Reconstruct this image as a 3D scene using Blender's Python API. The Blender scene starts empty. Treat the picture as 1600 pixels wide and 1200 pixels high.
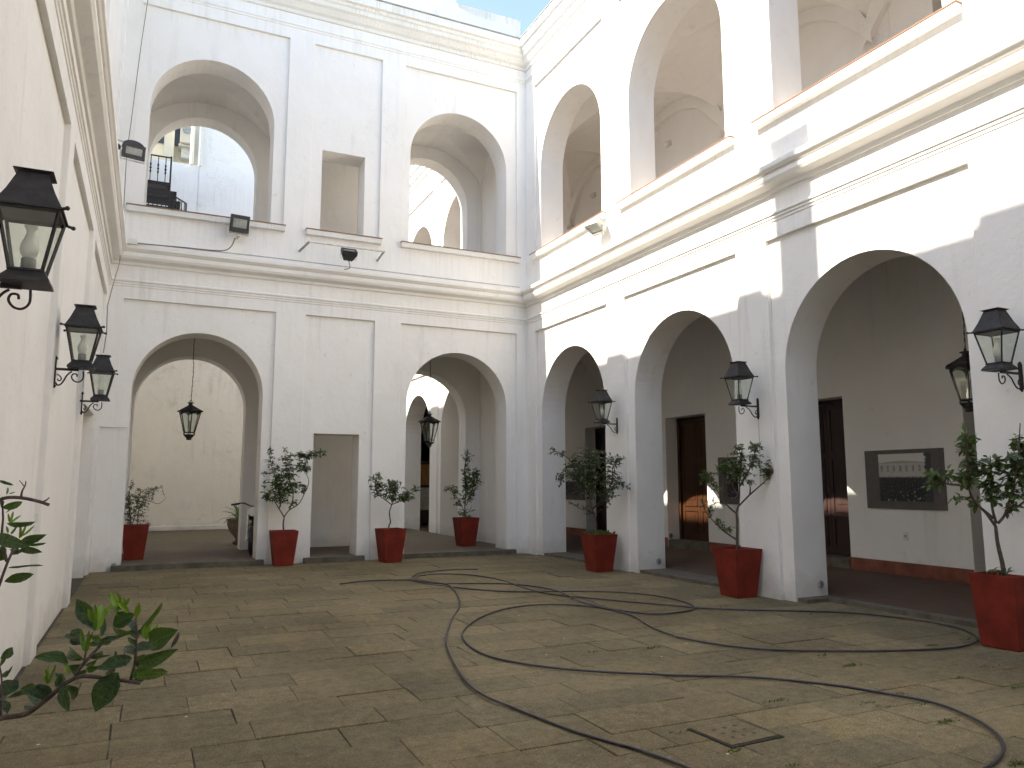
import bpy, bmesh, math, random
import numpy as np
from mathutils import Vector, Matrix, Quaternion
random.seed(7); rng = np.random.default_rng(7)
SC = bpy.context.scene
COL = SC.collection
R = math.radians

# ------------------------------------------------------------------ camera
H = 1.6
YAW, PITCH, ROLL = R(25.279), R(7.342), R(-0.031)
F = 1196.0                                   # focal length in pixels of a 1600 px wide picture
cam_d = bpy.data.cameras.new('camera'); cam = bpy.data.objects.new('camera', cam_d); COL.objects.link(cam)
cam_d.sensor_fit = 'HORIZONTAL'; cam_d.sensor_width = 36.0; cam_d.lens = F / 1600 * 36
cam_d.clip_start = 0.05; cam_d.clip_end = 2000
_f = Vector((math.sin(YAW) * math.cos(PITCH), math.cos(YAW) * math.cos(PITCH), math.sin(PITCH)))
_r = Vector((math.cos(YAW), -math.sin(YAW), 0)); _u = _r.cross(_f)
_r2 = _r * math.cos(ROLL) + _u * math.sin(ROLL); _u2 = -_r * math.sin(ROLL) + _u * math.cos(ROLL)
cam.matrix_world = Matrix(((_r2.x, _u2.x, -_f.x, 0), (_r2.y, _u2.y, -_f.y, 0), (_r2.z, _u2.z, -_f.z, H), (0, 0, 0, 1)))
SC.camera = cam
CAMP = Vector((0, 0, H))

def ray(px, py):
    return _r2 * ((px - 800) / F) + _u2 * (-(py - 600) / F) + _f
def on_x(px, py, x): d = ray(px, py); return CAMP + d * (x / d.x)
def on_y(px, py, y): d = ray(px, py); return CAMP + d * (y / d.y)
def on_z(px, py, z): d = ray(px, py); return CAMP + d * ((z - H) / d.z)
def at_depth(px, py, t): return CAMP + ray(px, py) * t

# ------------------------------------------------------------------ light
SUN_DIR = Vector((1.0, -0.07, -0.98)).normalized()          # the way the sunlight travels
SUN_EL = math.asin(-SUN_DIR.z)
SUN_AZ = math.atan2(-SUN_DIR.x, -SUN_DIR.y)                 # compass angle of the sun from +Y, clockwise
world = bpy.data.worlds.new('World'); SC.world = world; world.use_nodes = True
wn = world.node_tree.nodes; wl = world.node_tree.links
bg = wn['Background']; bg.inputs['Strength'].default_value = 0.115
sky = wn.new('ShaderNodeTexSky'); sky.sky_type = 'NISHITA'; sky.sun_disc = False
sky.sun_elevation = SUN_EL; sky.sun_rotation = SUN_AZ % (2 * math.pi)
sky.air_density = 1.0; sky.dust_density = 0.5; sky.ozone_density = 2.2; sky.altitude = 20
wl.new(sky.outputs[0], bg.inputs['Color'])
sun_d = bpy.data.lights.new('sun', 'SUN'); sun_d.energy = 3.0; sun_d.angle = R(0.55); sun_d.color = (1.0, 0.985, 0.96)
sun = bpy.data.objects.new('sun', sun_d); COL.objects.link(sun); sun.location = (-20, 5, 30)
sun.rotation_euler = SUN_DIR.to_track_quat('-Z', 'Y').to_euler()
SC.view_settings.view_transform = 'Standard'; SC.view_settings.look = 'None'
SC.view_settings.exposure = 2.22; SC.view_settings.gamma = 1.0; SC.view_settings.use_white_balance = True; SC.view_settings.white_balance_temperature = 7850; SC.view_settings.use_curve_mapping = False
SC.render.engine = 'CYCLES'
SC.cycles.max_bounces = 12; SC.cycles.diffuse_bounces = 7; SC.cycles.transparent_max_bounces = 16
SC.cycles.glossy_bounces = 3; SC.cycles.transmission_bounces = 6
SC.cycles.sample_clamp_indirect = 6.0
SC.cycles.use_denoising = True

# ------------------------------------------------------------------ mesh helpers
class MB:
    def __init__(s): s.v = []; s.f = []
    def add(s, vs, fs):
        o = len(s.v); s.v += [tuple(v) for v in vs]; s.f += [tuple(i + o for i in f) for f in fs]
    def quad(s, a, b, c, d): s.add([a, b, c, d], [(0, 1, 2, 3)])
    def box(s, c, size, M=None):
        x, y, z = size[0] / 2, size[1] / 2, size[2] / 2
        vs = [Vector((i, j, k)) for k in (-z, z) for j in (-y, y) for i in (-x, x)]
        if M is not None: vs = [M @ v for v in vs]
        c = Vector(c)
        s.add([v + c for v in vs], [(0, 2, 3, 1), (4, 5, 7, 6), (0, 1, 5, 4), (2, 6, 7, 3), (0, 4, 6, 2), (1, 3, 7, 5)])
    def frustum(s, c, z0, z1, a, b, n=4, rot=None, cap=True):
        # regular n-gon prism, half width (apothem) a at z0, b at z1
        if rot is None: rot = math.pi / n
        k = 1 / math.cos(math.pi / n); vs = []
        for z, r in ((z0, a), (z1, b)):
            for i in range(n):
                t = rot + 2 * math.pi * i / n
                vs.append((c[0] + r * k * math.cos(t), c[1] + r * k * math.sin(t), z))
        fs = [(i, (i + 1) % n, n + (i + 1) % n, n + i) for i in range(n)]
        if cap: fs += [tuple(range(n - 1, -1, -1)), tuple(range(n, 2 * n))]
        s.add(vs, fs)
    def lathe(s, c, prof, n=16, cap=True):
        vs = []; fs = []
        for r, z in prof:
            for i in range(n):
                t = 2 * math.pi * i / n
                vs.append((c[0] + r * math.cos(t), c[1] + r * math.sin(t), c[2] + z))
        for j in range(len(prof) - 1):
            for i in range(n):
                fs.append((j * n + i, j * n + (i + 1) % n, (j + 1) * n + (i + 1) % n, (j + 1) * n + i))
        if cap:
            fs.append(tuple(range(n - 1, -1, -1))); m = (len(prof) - 1) * n; fs.append(tuple(range(m, m + n)))
        s.add(vs, fs)
    def tube(s, pts, r, n=6, closed=False):
        pts = [Vector(p) for p in pts]; m = len(pts)
        rs = r if isinstance(r, (list, tuple)) else [r] * m
        vs = []; fs = []; up = None
        for i, p in enumerate(pts):
            t = (pts[min(i + 1, m - 1)] - pts[max(i - 1, 0)])
            if t.length < 1e-9: t = Vector((0, 0, 1))
            t.normalize()
            if up is None:
                up = Vector((0, 0, 1)) if abs(t.z) < .9 else Vector((1, 0, 0))
            a = t.cross(up)
            if a.length < 1e-6: a = t.cross(Vector((0, 1, 0)))
            a.normalize(); b = a.cross(t).normalized(); up = b
            for k in range(n):
                q = 2 * math.pi * k / n
                vs.append(p + (a * math.cos(q) + b * math.sin(q)) * rs[i])
        for i in range(m - 1):
            for k in range(n):
                fs.append((i * n + k, i * n + (k + 1) % n, (i + 1) * n + (k + 1) % n, (i + 1) * n + k))
        fs.append(tuple(range(n - 1, -1, -1))); fs.append(tuple(range((m - 1) * n, m * n)))
        s.add(vs, fs)
    def sphere(s, c, r, nu=12, nv=8, sq=(1, 1, 1)):
        prof = []
        vs = []; fs = []
        for j in range(nv + 1):
            p = -math.pi / 2 + math.pi * j / nv
            rr = max(math.cos(p), 1e-3)
            for i in range(nu):
                t = 2 * math.pi * i / nu
                vs.append((c[0] + r * sq[0] * rr * math.cos(t), c[1] + r * sq[1] * rr * math.sin(t), c[2] + r * sq[2] * math.sin(p)))
        for j in range(nv):
            for i in range(nu):
                fs.append((j * nu + i, j * nu + (i + 1) % nu, (j + 1) * nu + (i + 1) % nu, (j + 1) * nu + i))
        s.add(vs, fs)
    def mesh(s, name, off=(0, 0, 0), merge=False, smooth=False):
        me = bpy.data.meshes.new(name)
        ox, oy, oz = off
        me.from_pydata([(x - ox, y - oy, z - oz) for x, y, z in s.v], [], s.f)
        if merge:
            bm = bmesh.new(); bm.from_mesh(me)
            bmesh.ops.remove_doubles(bm, verts=bm.verts, dist=0.0004)
            bmesh.ops.recalc_face_normals(bm, faces=bm.faces)
            bm.to_mesh(me); bm.free()
        if smooth:
            for p in me.polygons: p.use_smooth = True
        me.update(); return me

def tag(o, label=None, cat=None, group=None, kind=None):
    if label: o['label'] = label
    if cat: o['category'] = cat
    if group: o['group'] = group
    if kind: o['kind'] = kind
    return o
def obj(name, mb, m, parent=None, world_space=False, merge=False, smooth=False, kind=None):
    off = (0, 0, 0)
    if parent is not None and world_space:
        off = parent.location if parent.parent is None else (parent.parent.location + parent.location)
    me = mb.mesh(name, off, merge, smooth) if isinstance(mb, MB) else mb
    if m is not None and not me.materials: me.materials.append(m)
    o = bpy.data.objects.new(name, me); COL.objects.link(o)
    if parent is not None: o.parent = parent
    if kind: o['kind'] = kind
    return o
def thing(name, label, cat, loc=(0, 0, 0), rz=0, group=None):
    o = bpy.data.objects.new(name, None); COL.objects.link(o); o.location = loc; o.rotation_euler = (0, 0, rz)
    o.empty_display_size = .2
    return tag(o, label, cat, group)
def dup(root, loc, rz=0, label=None):
    r = root.copy(); COL.objects.link(r); r.location = loc; r.rotation_euler = (0, 0, rz)
    if label: r['label'] = label
    for ch in list(root.children):
        c = ch.copy(); COL.objects.link(c); c.parent = r
        for g in list(ch.children):
            d = g.copy(); COL.objects.link(d); d.parent = c
    return r
def catmull(pts, k=8):
    pts = [Vector(p) for p in pts]; out = []
    for i in range(len(pts) - 1):
        p0 = pts[max(i - 1, 0)]; p1 = pts[i]; p2 = pts[i + 1]; p3 = pts[min(i + 2, len(pts) - 1)]
        for j in range(k):
            t = j / k
            out.append(.5 * ((2 * p1) + (p2 - p0) * t + (2 * p0 - 5 * p1 + 4 * p2 - p3) * t * t + (3 * p1 - p0 - 3 * p2 + p3) * t ** 3))
    out.append(pts[-1]); return out

# ------------------------------------------------------------------ materials
def new_mat(name):
    m = bpy.data.materials.new(name); m.use_nodes = True
    nt = m.node_tree; b = nt.nodes['Principled BSDF']
    return m, nt, b
class N:
    """small node-building helper"""
    def __init__(s, nt): s.nt = nt
    def node(s, t, **kw):
        n = s.nt.nodes.new(t)
        for k, v in kw.items(): setattr(n, k, v)
        return n
    def link(s, a, b): s.nt.links.new(a, b)
    def pos(s): return s.node('ShaderNodeNewGeometry').outputs['Position']
    def scale(s, v, sc):
        n = s.node('ShaderNodeVectorMath', operation='MULTIPLY'); s.link(v, n.inputs[0]); n.inputs[1].default_value = sc; return n.outputs[0]
    def noise(s, v, scale, detail=4, rough=.55, dist=0):
        n = s.node('ShaderNodeTexNoise'); n.inputs['Scale'].default_value = scale; n.inputs['Detail'].default_value = detail
        n.inputs['Roughness'].default_value = rough; n.inputs['Distortion'].default_value = dist; s.link(v, n.inputs['Vector']); return n.outputs[0]
    def ramp(s, f, a, b, lo=0.0, hi=1.0):
        n = s.node('ShaderNodeMapRange'); n.clamp = True
        n.inputs[1].default_value = a; n.inputs[2].default_value = b; n.inputs[3].default_value = lo; n.inputs[4].default_value = hi
        s.link(f, n.inputs[0]); return n.outputs[0]
    def mix(s, f, a, b, mode='MIX'):
        n = s.node('ShaderNodeMix', data_type='RGBA', blend_type=mode)
        for inp, val in ((n.inputs[0], f), (n.inputs[6], a), (n.inputs[7], b)):
            if isinstance(val, (int, float)): inp.default_value = val
            elif isinstance(val, (tuple, list)): inp.default_value = (*val, 1) if len(val) == 3 else val
            else: s.link(val, inp)
        return n.outputs[2]
    def math(s, op, a, b=None, c=None):
        n = s.node('ShaderNodeMath', operation=op)
        for i, v in enumerate((a, b, c)):
            if v is None: continue
            if isinstance(v, (int, float)): n.inputs[i].default_value = v
            else: s.link(v, n.inputs[i])
        return n.outputs[0]
    def sep(s, v):
        n = s.node('ShaderNodeSeparateXYZ'); s.link(v, n.inputs[0]); return n.outputs
    def bump(s, h, strength, dist, nrm=None):
        n = s.node('ShaderNodeBump'); n.inputs['Strength'].default_value = strength; n.inputs['Distance'].default_value = dist
        s.link(h, n.inputs['Height'])
        if nrm is not None: s.link(nrm, n.inputs['Normal'])
        return n.outputs[0]

def plaster(name, c1, c2, stain=(.42, .40, .34), streak=.35, grime=.45, streak_lo=.56, round_edges=True, crack=0.0, drip=(5.5, 5.5, .45)):
    m, nt, b = new_mat(name); n = N(nt); P = n.pos()
    base = n.mix(n.ramp(n.noise(P, .9, 5, .6), .35, .65), c1, c2)
    sv = n.scale(P, drip)
    st = n.math('MULTIPLY', n.ramp(n.noise(sv, 1.0, 6, .62), streak_lo, streak_lo + .2), n.ramp(n.noise(P, .55, 3), .42, .62))
    col = n.mix(n.math('MULTIPLY', st, streak), base, stain)
    z = n.sep(P)[2]
    edge = n.math('ADD', z, n.math('MULTIPLY', n.noise(P, 3.5, 5, .65), -.75))
    gr = n.ramp(edge, -.42, .02, 1, 0)
    col = n.mix(n.math('MULTIPLY', gr, grime), col, (.33, .30, .24))
    sp = n.ramp(n.noise(P, 7.0, 3, .5), .70, .76)
    col = n.mix(n.math('MULTIPLY', sp, .28), col, (.50, .48, .42))
    pa = n.ramp(n.noise(n.scale(P, (1, 1, .7)), .62, 3, .5, .8), .47, .53)
    col = n.mix(n.math('MULTIPLY', pa, .055), col, (.55, .53, .49))
    def band(z0, z1): return n.math('MULTIPLY', n.ramp(z, z0, z0 + .45), n.ramp(z, z1 - .02, z1, 1, 0))
    bd = n.math('MAXIMUM', n.math('MAXIMUM', band(4.75, 5.73), band(6.1, 6.82)), band(10.7, 11.75))
    dr = n.ramp(n.noise(n.scale(P, (13, 13, .5)), 1.0, 5, .6), .50, .70)
    col = n.mix(n.math('MULTIPLY', n.math('MULTIPLY', bd, dr), .20), col, (.47, .45, .40))
    hl = n.math('ABSOLUTE', n.math('SUBTRACT', n.noise(P, 1.1, 6, .6, .5), .5))
    hk = n.math('MULTIPLY', n.ramp(hl, 0, .004, 1, 0), n.ramp(n.noise(P, .55, 2), .55, .63))
    col = n.mix(n.math('MULTIPLY', hk, .30), col, (.40, .38, .35))
    if crack:
        rid = n.math('ABSOLUTE', n.math('SUBTRACT', n.noise(n.scale(P, (1, 1, 1.6)), .8, 7, .62), .5))
        ck = n.math('MULTIPLY', n.ramp(rid, 0, .006, 1, 0), n.ramp(n.noise(P, .5, 3), .54, .62))
        pt = n.math('MULTIPLY', n.ramp(n.noise(P, 2.2, 6, .7), .56, .66), n.ramp(n.noise(P, .35, 2), .48, .6))
        col = n.mix(n.math('MULTIPLY', pt, .35), col, (.45, .43, .40))
        col = n.mix(n.math('MULTIPLY', ck, crack), col, (.3, .29, .27))
    n.link(col, b.inputs['Base Color']); b.inputs['Roughness'].default_value = .85
    b.inputs['Specular IOR Level'].default_value = .25
    h = n.math('ADD', n.math('MULTIPLY', n.noise(P, 2.2, 4, .55), 1.0), n.math('MULTIPLY', n.noise(P, 55, 3, .6), .10))
    nr = None
    if round_edges:
        bv = n.node('ShaderNodeBevel', samples=4); bv.inputs['Radius'].default_value = .014; nr = bv.outputs[0]
    n.link(n.bump(h, .8, .024, nr), b.inputs['Normal'])
    return m

WHITE = plaster('white_limewash', (.835, .818, .79), (.80, .782, .75))
WEATHERED = plaster('weathered_limewash', (.78, .76, .725), (.71, .69, .65), stain=(.30, .28, .24), streak=.5, streak_lo=.50, drip=(30, 30, 1.6))
CREAM = plaster('cream_render', (.82, .785, .71), (.78, .745, .665), streak=.4, grime=.5, crack=.5)
GREYWALL = plaster('party_wall_render', (.80, .79, .77), (.76, .75, .73), streak=.5, crack=.3, round_edges=False)
CAP = plaster('terracotta_coping', (.30, .17, .11), (.22, .14, .10), streak=.5, grime=0, round_edges=False)

def simple(name, c, rough=.5, metal=0.0, var=.25, vs=12, bump=0.0, bs=60, spec=.5):
    m, nt, b = new_mat(name); n = N(nt); tc = n.node('ShaderNodeTexCoord').outputs['Object']
    oi = n.node('ShaderNodeObjectInfo').outputs['Random']
    dark = tuple(x * (1 - var) for x in c); lite = tuple(min(1, x * (1 + var)) for x in c)
    col = n.mix(n.ramp(n.noise(tc, vs, 4, .6), .3, .7), dark, lite)
    n.link(col, b.inputs['Base Color']); b.inputs['Roughness'].default_value = rough; b.inputs['Metallic'].default_value = metal
    b.inputs['Specular IOR Level'].default_value = spec
    if bump: n.link(n.bump(n.noise(tc, bs, 3), bump, .004), b.inputs['Normal'])
    return m

IRON = simple('black_painted_iron', (.022, .019, .020), .55, .2, .4, 30, .3)
TIN = simple('dark_weathered_tin', (.030, .027, .027), .6, .3, .5, 14, .3)
DARKPLASTIC = simple('dark_lamp_casing', (.03, .03, .032), .5)
GREYMETAL = simple('grey_galvanised_metal', (.35, .36, .34), .5, .4, .3)
PALEMETAL = simple('pale_painted_metal', (.62, .61, .56), .6, 0, .2)
FROST = simple('frosted_lamp_glass', (.72, .72, .70), .35, 0, .04)
LAMPGLASS = simple('dusty_floodlight_glass', (.30, .31, .29), .12, 0, .25, 6)
BULB = simple('grey_lamp_holder', (.20, .20, .20), .5)
CABLE = simple('grey_cable', (.16, .15, .14), .6)
RUBBER = simple('black_rubber_hose', (.035, .030, .038), .38, 0, .35, 6, .2, 90)
REDPOT = simple('oxide_red_painted_planter', (.185, .023, .013), .7, 0, .28, 4, .25, 25, .22)
DARKJOINT = simple('dark_open_joint', (.02, .017, .012), .95)
SOIL = simple('dark_potting_soil', (.075, .055, .035), .95, 0, .5, 40, 1.0, 50)
BARK = simple('grey_brown_bark', (.10, .075, .055), .85, 0, .35, 30, .8, 90)
BARKNEAR = simple('purplish_brown_bark', (.085, .058, .05), .75, 0, .4, 60, .8, 160)
CLAY = simple('old_clay_urn', (.20, .15, .11), .8)
BLACKPAINT = simple('gloss_black_paint', (.015, .014, .016), .25)
CHROME = simple('chromed_steel', (.6, .6, .6), .2, .9, .05)
ZINC = simple('zinc_flashing', (.30, .30, .28), .6, .2, .35, 3)
SKIRT = simple('terracotta_red_skirting', (.21, .068, .04), .7, 0, .35, 4, .4, 30)
STEP = simple('worn_grey_stone_step', (.112, .096, .072), .85, 0, .35, 6, .6, 60)
FARCREAM = simple('far_cream_wall', (.66, .60, .47), .85, 0, .08, 1)
DARKGLASS = simple('dark_window_glass', (.05, .05, .055), .15, 0, .2)
WHITEPLASTIC = simple('white_plastic', (.68, .67, .62), .4, 0, .05)
PVC = simple('pale_grey_pipe', (.45, .43, .40), .5)

def glass_mat():
    m, nt, b = new_mat('thin_lamp_glass'); n = N(nt); nt.nodes.remove(b)
    out = nt.nodes['Material Output']
    tr = n.node('ShaderNodeBsdfTransparent'); tr.inputs[0].default_value = (.90, .93, .89, 1)
    gl = n.node('ShaderNodeBsdfGlossy'); gl.inputs['Roughness'].default_value = .08; gl.inputs[0].default_value = (.8, .82, .8, 1)
    df = n.node('ShaderNodeBsdfDiffuse'); df.inputs[0].default_value = (.62, .64, .56, 1)
    P = n.pos()
    m1 = n.node('ShaderNodeMixShader'); n.link(n.ramp(n.noise(P, 9, 4), .3, .8, .02, .12), m1.inputs[0]); n.link(tr.outputs[0], m1.inputs[1]); n.link(df.outputs[0], m1.inputs[2])
    m2 = n.node('ShaderNodeMixShader'); m2.inputs[0].default_value = .07; n.link(m1.outputs[0], m2.inputs[1]); n.link(gl.outputs[0], m2.inputs[2])
    n.link(m2.outputs[0], out.inputs[0]); return m
GLASS = glass_mat()

def wood(name, c, rough=.45):
    m, nt, b = new_mat(name); n = N(nt); tc = n.node('ShaderNodeTexCoord').outputs['Object']
    g = n.noise(n.scale(tc, (9, 9, .8)), 3, 5, .6, .6)
    col = n.mix(n.ramp(g, .3, .7), tuple(x * .55 for x in c), tuple(min(1, x * 1.25) for x in c))
    n.link(col, b.inputs['Base Color']); b.inputs['Roughness'].default_value = rough
    n.link(n.bump(g, .3, .004), b.inputs['Normal']); return m
DOORWOOD = wood('varnished_dark_door_wood', (.055, .019, .006))
DOORBROWN = wood('deep_brown_door_wood', (.036, .014, .011), .6)

def stone(name, per_object=True):
    m, nt, b = new_mat(name); n = N(nt); P = n.pos()
    a, c = (0.177, 0.135, 0.072), (0.253, 0.200, 0.107)
    base = n.mix(n.ramp(n.noise(P, .8, 4, .6), .35, .65), a, c)
    if per_object:
        oi = n.node('ShaderNodeObjectInfo').outputs['Random']
        base = n.mix(n.ramp(oi, 0, 1, 0, .55), base, (0.169, 0.135, 0.078))
        sep = n.math('FRACT', n.math('MULTIPLY', oi, 7.31))
        base = n.mix(n.ramp(sep, .7, 1, 0, .35), base, (0.233, 0.171, 0.074))
    sp = n.noise(P, 130, 3, .7)
    base = n.mix(n.ramp(sp, .38, .7, 0, .7), base, (0.092, 0.070, 0.041))
    base = n.mix(n.ramp(n.noise(P, 70, 3, .7), .58, .76, 0, .6), base, (0.368, 0.297, 0.181))
    st = n.noise(n.scale(P, (2.2, 26, 1)), 1.0, 5, .65)
    base = n.mix(n.math('MULTIPLY', n.ramp(st, .54, .68), .28), base, (0.073, 0.062, 0.039))
    blot = n.math('MULTIPLY', n.ramp(n.noise(P, 4.5, 5, .7), .52, .68), n.ramp(n.noise(P, .6, 2), .4, .65))
    base = n.mix(n.math('MULTIPLY', blot, .5), base, (0.085, 0.072, 0.041))
    och = n.math('MULTIPLY', n.ramp(n.noise(P, 1.7, 4, .6), .56, .70), .45)
    base = n.mix(och, base, (0.211, 0.142, 0.051))
    gr = n.noise(P, 48, 2, .55)
    base = n.mix(n.ramp(gr, .50, .60, 0, .42), base, n.mix(.5, base, (0.041, 0.034, 0.022)))
    base = n.mix(n.ramp(n.noise(P, 95, 2, .5), .57, .66, 0, .55), base, (0.349, 0.315, 0.228))
    bl2 = n.noise(P, 11, 4, .65)
    base = n.mix(n.ramp(bl2, .35, .5, .38, 0), base, (0.069, 0.059, 0.037))
    base = n.mix(n.ramp(bl2, .55, .72, 0, .35), base, (0.280, 0.246, 0.172))
    lime = n.math('MULTIPLY', n.ramp(n.noise(P, 14, 4, .7), .68, .76), n.ramp(n.noise(P, .9, 2), .52, .66))
    base = n.mix(n.math('MULTIPLY', lime, .7), base, (0.562, 0.484, 0.316))
    dots = n.node('ShaderNodeTexVoronoi'); dots.inputs['Scale'].default_value = 2.6; n.link(P, dots.inputs['Vector'])
    base = n.mix(n.ramp(dots.outputs['Distance'], .022, .034, .8, 0), base, (0.777, 0.687, 0.420))
    isl = n.node('ShaderNodeNewGeometry').outputs['Random Per Island']
    if per_object:
        tone = n.math('FRACT', n.math('ADD', n.math('MULTIPLY', oi, 5.13), isl))
        base = n.mix(1.0, base, n.mix(tone, (.83, .84, .86), (1.14, 1.12, 1.09)), 'MULTIPLY')
    big = n.noise(P, .42, 4, .55)
    base = n.mix(1.0, base, n.mix(n.ramp(big, .36, .64), (.80, .79, .76), (1.17, 1.17, 1.18)), 'MULTIPLY')
    rust = n.math('MULTIPLY', n.ramp(n.noise(P, 1.3, 4, .6), .60, .70), n.ramp(n.noise(P, .3, 2), .5, .6))
    base = n.mix(n.math('MULTIPLY', rust, .55), base, (0.135, 0.087, 0.040))
    n.link(base, b.inputs['Base Color']); b.inputs['Roughness'].default_value = .9; b.inputs['Specular IOR Level'].default_value = .25
    h = n.math('ADD', n.noise(P, 6, 5, .6), n.math('MULTIPLY', n.noise(P, 90, 3, .7), .28))
    n.link(n.bump(h, .7, .012), b.inputs['Normal']); return m
SLAB = stone('granite_paving_stone')
BED = simple('earthy_joint_sand', (.060, .050, .034), .95, 0, .4, 5, .8, 60)

def brickfloor(name, c1, c2, mortar, bw, bh):
    m, nt, b = new_mat(name); n = N(nt); P = n.pos()
    br = n.node('ShaderNodeTexBrick'); br.inputs['Scale'].default_value = 1; br.inputs['Brick Width'].default_value = bw; br.inputs['Row Height'].default_value = bh
    br.inputs['Mortar Size'].default_value = .008; br.inputs['Color1'].default_value = (*c1, 1); br.inputs['Color2'].default_value = (*c2, 1); br.inputs['Mortar'].default_value = (*mortar, 1)
    n.link(P, br.inputs['Vector'])
    col = n.mix(n.ramp(n.noise(P, 2.2, 5, .65), .45, .7, 0, .6), br.outputs['Color'], (.085, .07, .052))
    col = n.mix(n.ramp(n.noise(P, 40, 3, .6), .45, .75, 0, .35), col, (.09, .07, .05))
    n.link(col, b.inputs['Base Color']); b.inputs['Roughness'].default_value = .8; b.inputs['Specular IOR Level'].default_value = .3
    n.link(n.bump(n.math('ADD', br.outputs['Fac'], n.noise(P, 30, 3)), .4, .006), b.inputs['Normal']); return m
TILE = brickfloor('worn_red_gallery_tiles', (.115, .060, .040), (.09, .052, .036), (.066, .055, .046), .24, .12)
WINGTILE = brickfloor('worn_brown_wing_tiles', (.165, .105, .070), (.135, .095, .065), (.10, .08, .06), .24, .12)
YARD = brickfloor('greenish_yard_bricks', (.15, .122, .075), (.12, .102, .065), (.09, .078, .05), .42, .21)

def leaf_mat(name, c1, c2, young=None):
    m, nt, b = new_mat(name); n = N(nt); nt.nodes.remove(b); out = nt.nodes['Material Output']
    P = n.pos(); oi = n.node('ShaderNodeObjectInfo').outputs['Random']
    isl = n.node('ShaderNodeNewGeometry').outputs['Random Per Island']
    rnd = n.math('FRACT', n.math('ADD', n.math('MULTIPLY', oi, 3.7), isl))
    col = n.mix(rnd, c1, c2)
    col = n.mix(n.ramp(n.noise(P, 60, 3), .5, .75, 0, .3), col, tuple(min(1, x * 1.9) for x in c2))
    p = n.node('ShaderNodeBsdfPrincipled'); n.link(col, p.inputs['Base Color']); p.inputs['Roughness'].default_value = .42
    p.inputs['Specular IOR Level'].default_value = .4
    t = n.node('ShaderNodeBsdfTranslucent'); n.link(n.mix(.5, col, (.22, .34, .03)), t.inputs[0])
    mx = n.node('ShaderNodeMixShader'); mx.inputs[0].default_value = .22
    n.link(p.outputs[0], mx.inputs[1]); n.link(t.outputs[0], mx.inputs[2]); n.link(mx.outputs[0], out.inputs[0]); return m
LEAF = leaf_mat('dark_citrus_leaf', (.038, .072, .022), (.092, .14, .042))
LEAFGREY = leaf_mat('grey_green_leaf', (.042, .066, .032), (.092, .125, .058))
LEAFLIGHT = leaf_mat('fresh_green_leaf', (.055, .10, .022), (.12, .18, .035))
LEAFNEAR = leaf_mat('glossy_dark_citrus_leaf', (.020, .055, .016), (.045, .115, .022))
def veined(name, c1, c2, vein):
    m, nt, b = new_mat(name); n = N(nt); nt.nodes.remove(b); out = nt.nodes['Material Output']
    tc = n.node('ShaderNodeTexCoord').outputs['Object']; x, y, _z = n.sep(tc)
    oi = n.node('ShaderNodeObjectInfo').outputs['Random']; P = n.pos()
    col = n.mix(oi, c1, c2)
    ay = n.math('ABSOLUTE', y)
    rib = n.ramp(ay, .006, .016, 1, 0)
    ph = n.math('ADD', n.math('MULTIPLY', n.math('SUBTRACT', x, n.math('MULTIPLY', ay, .75)), 58.0), n.math('MULTIPLY', n.noise(tc, 4, 2), 3.0))
    sv = n.ramp(n.math('SINE', ph), .86, 1.0)
    col = n.mix(n.math('MULTIPLY', n.ramp(n.noise(P, 55, 4, .6), .48, .72), .55), col, tuple(min(1, q * 1.8) for q in c2))
    col = n.mix(n.math('MULTIPLY', sv, .22), col, vein); col = n.mix(n.math('MULTIPLY', rib, .75), col, vein)
    p = n.node('ShaderNodeBsdfPrincipled'); n.link(col, p.inputs['Base Color']); p.inputs['Roughness'].default_value = .30; p.inputs['Specular IOR Level'].default_value = .5
    h = n.math('ADD', n.math('MULTIPLY', sv, -.6), n.math('ADD', n.math('MULTIPLY', rib, -1.0), n.noise(tc, 9, 3)))
    bp = n.bump(h, .6, .012); n.link(bp, p.inputs['Normal'])
    t_ = n.node('ShaderNodeBsdfTranslucent'); n.link(n.mix(.5, col, (.20, .34, .03)), t_.inputs[0])
    mx = n.node('ShaderNodeMixShader'); mx.inputs[0].default_value = .18
    n.link(p.outputs[0], mx.inputs[1]); n.link(t_.outputs[0], mx.inputs[2]); n.link(mx.outputs[0], out.inputs[0]); return m
LEAFVEIN = veined('veined_dark_citrus_leaf', (.009, .027, .008), (.023, .060, .012), (.05, .11, .03))
LEAFVEINLIGHT = veined('veined_mid_green_leaf', (.026, .068, .009), (.050, .115, .014), (.10, .18, .035))
LEAFYOUNG = leaf_mat('yellow_green_young_leaf', (.075, .165, .014), (.13, .235, .022))
GRASS = leaf_mat('moss_green_grass', (.06, .09, .02), (.11, .14, .03))

# ------------------------------------------------------------------ building helpers
XR, YB, XL = 7.94, 16.0, -0.86         # planes of the three courtyard walls
XA = 10.85                              # rear wall of the right-hand gallery
TH = .65                                # wall thickness
DP = .055                               # panel recess
PR = lambda u, d, z: (XR - d, u, z)     # right wall: u = y, d = how far it stands proud of the wall
PB = lambda u, d, z: (u, YB - d, z)
PL = lambda u, d, z: (XL + d, u, z)

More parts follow.
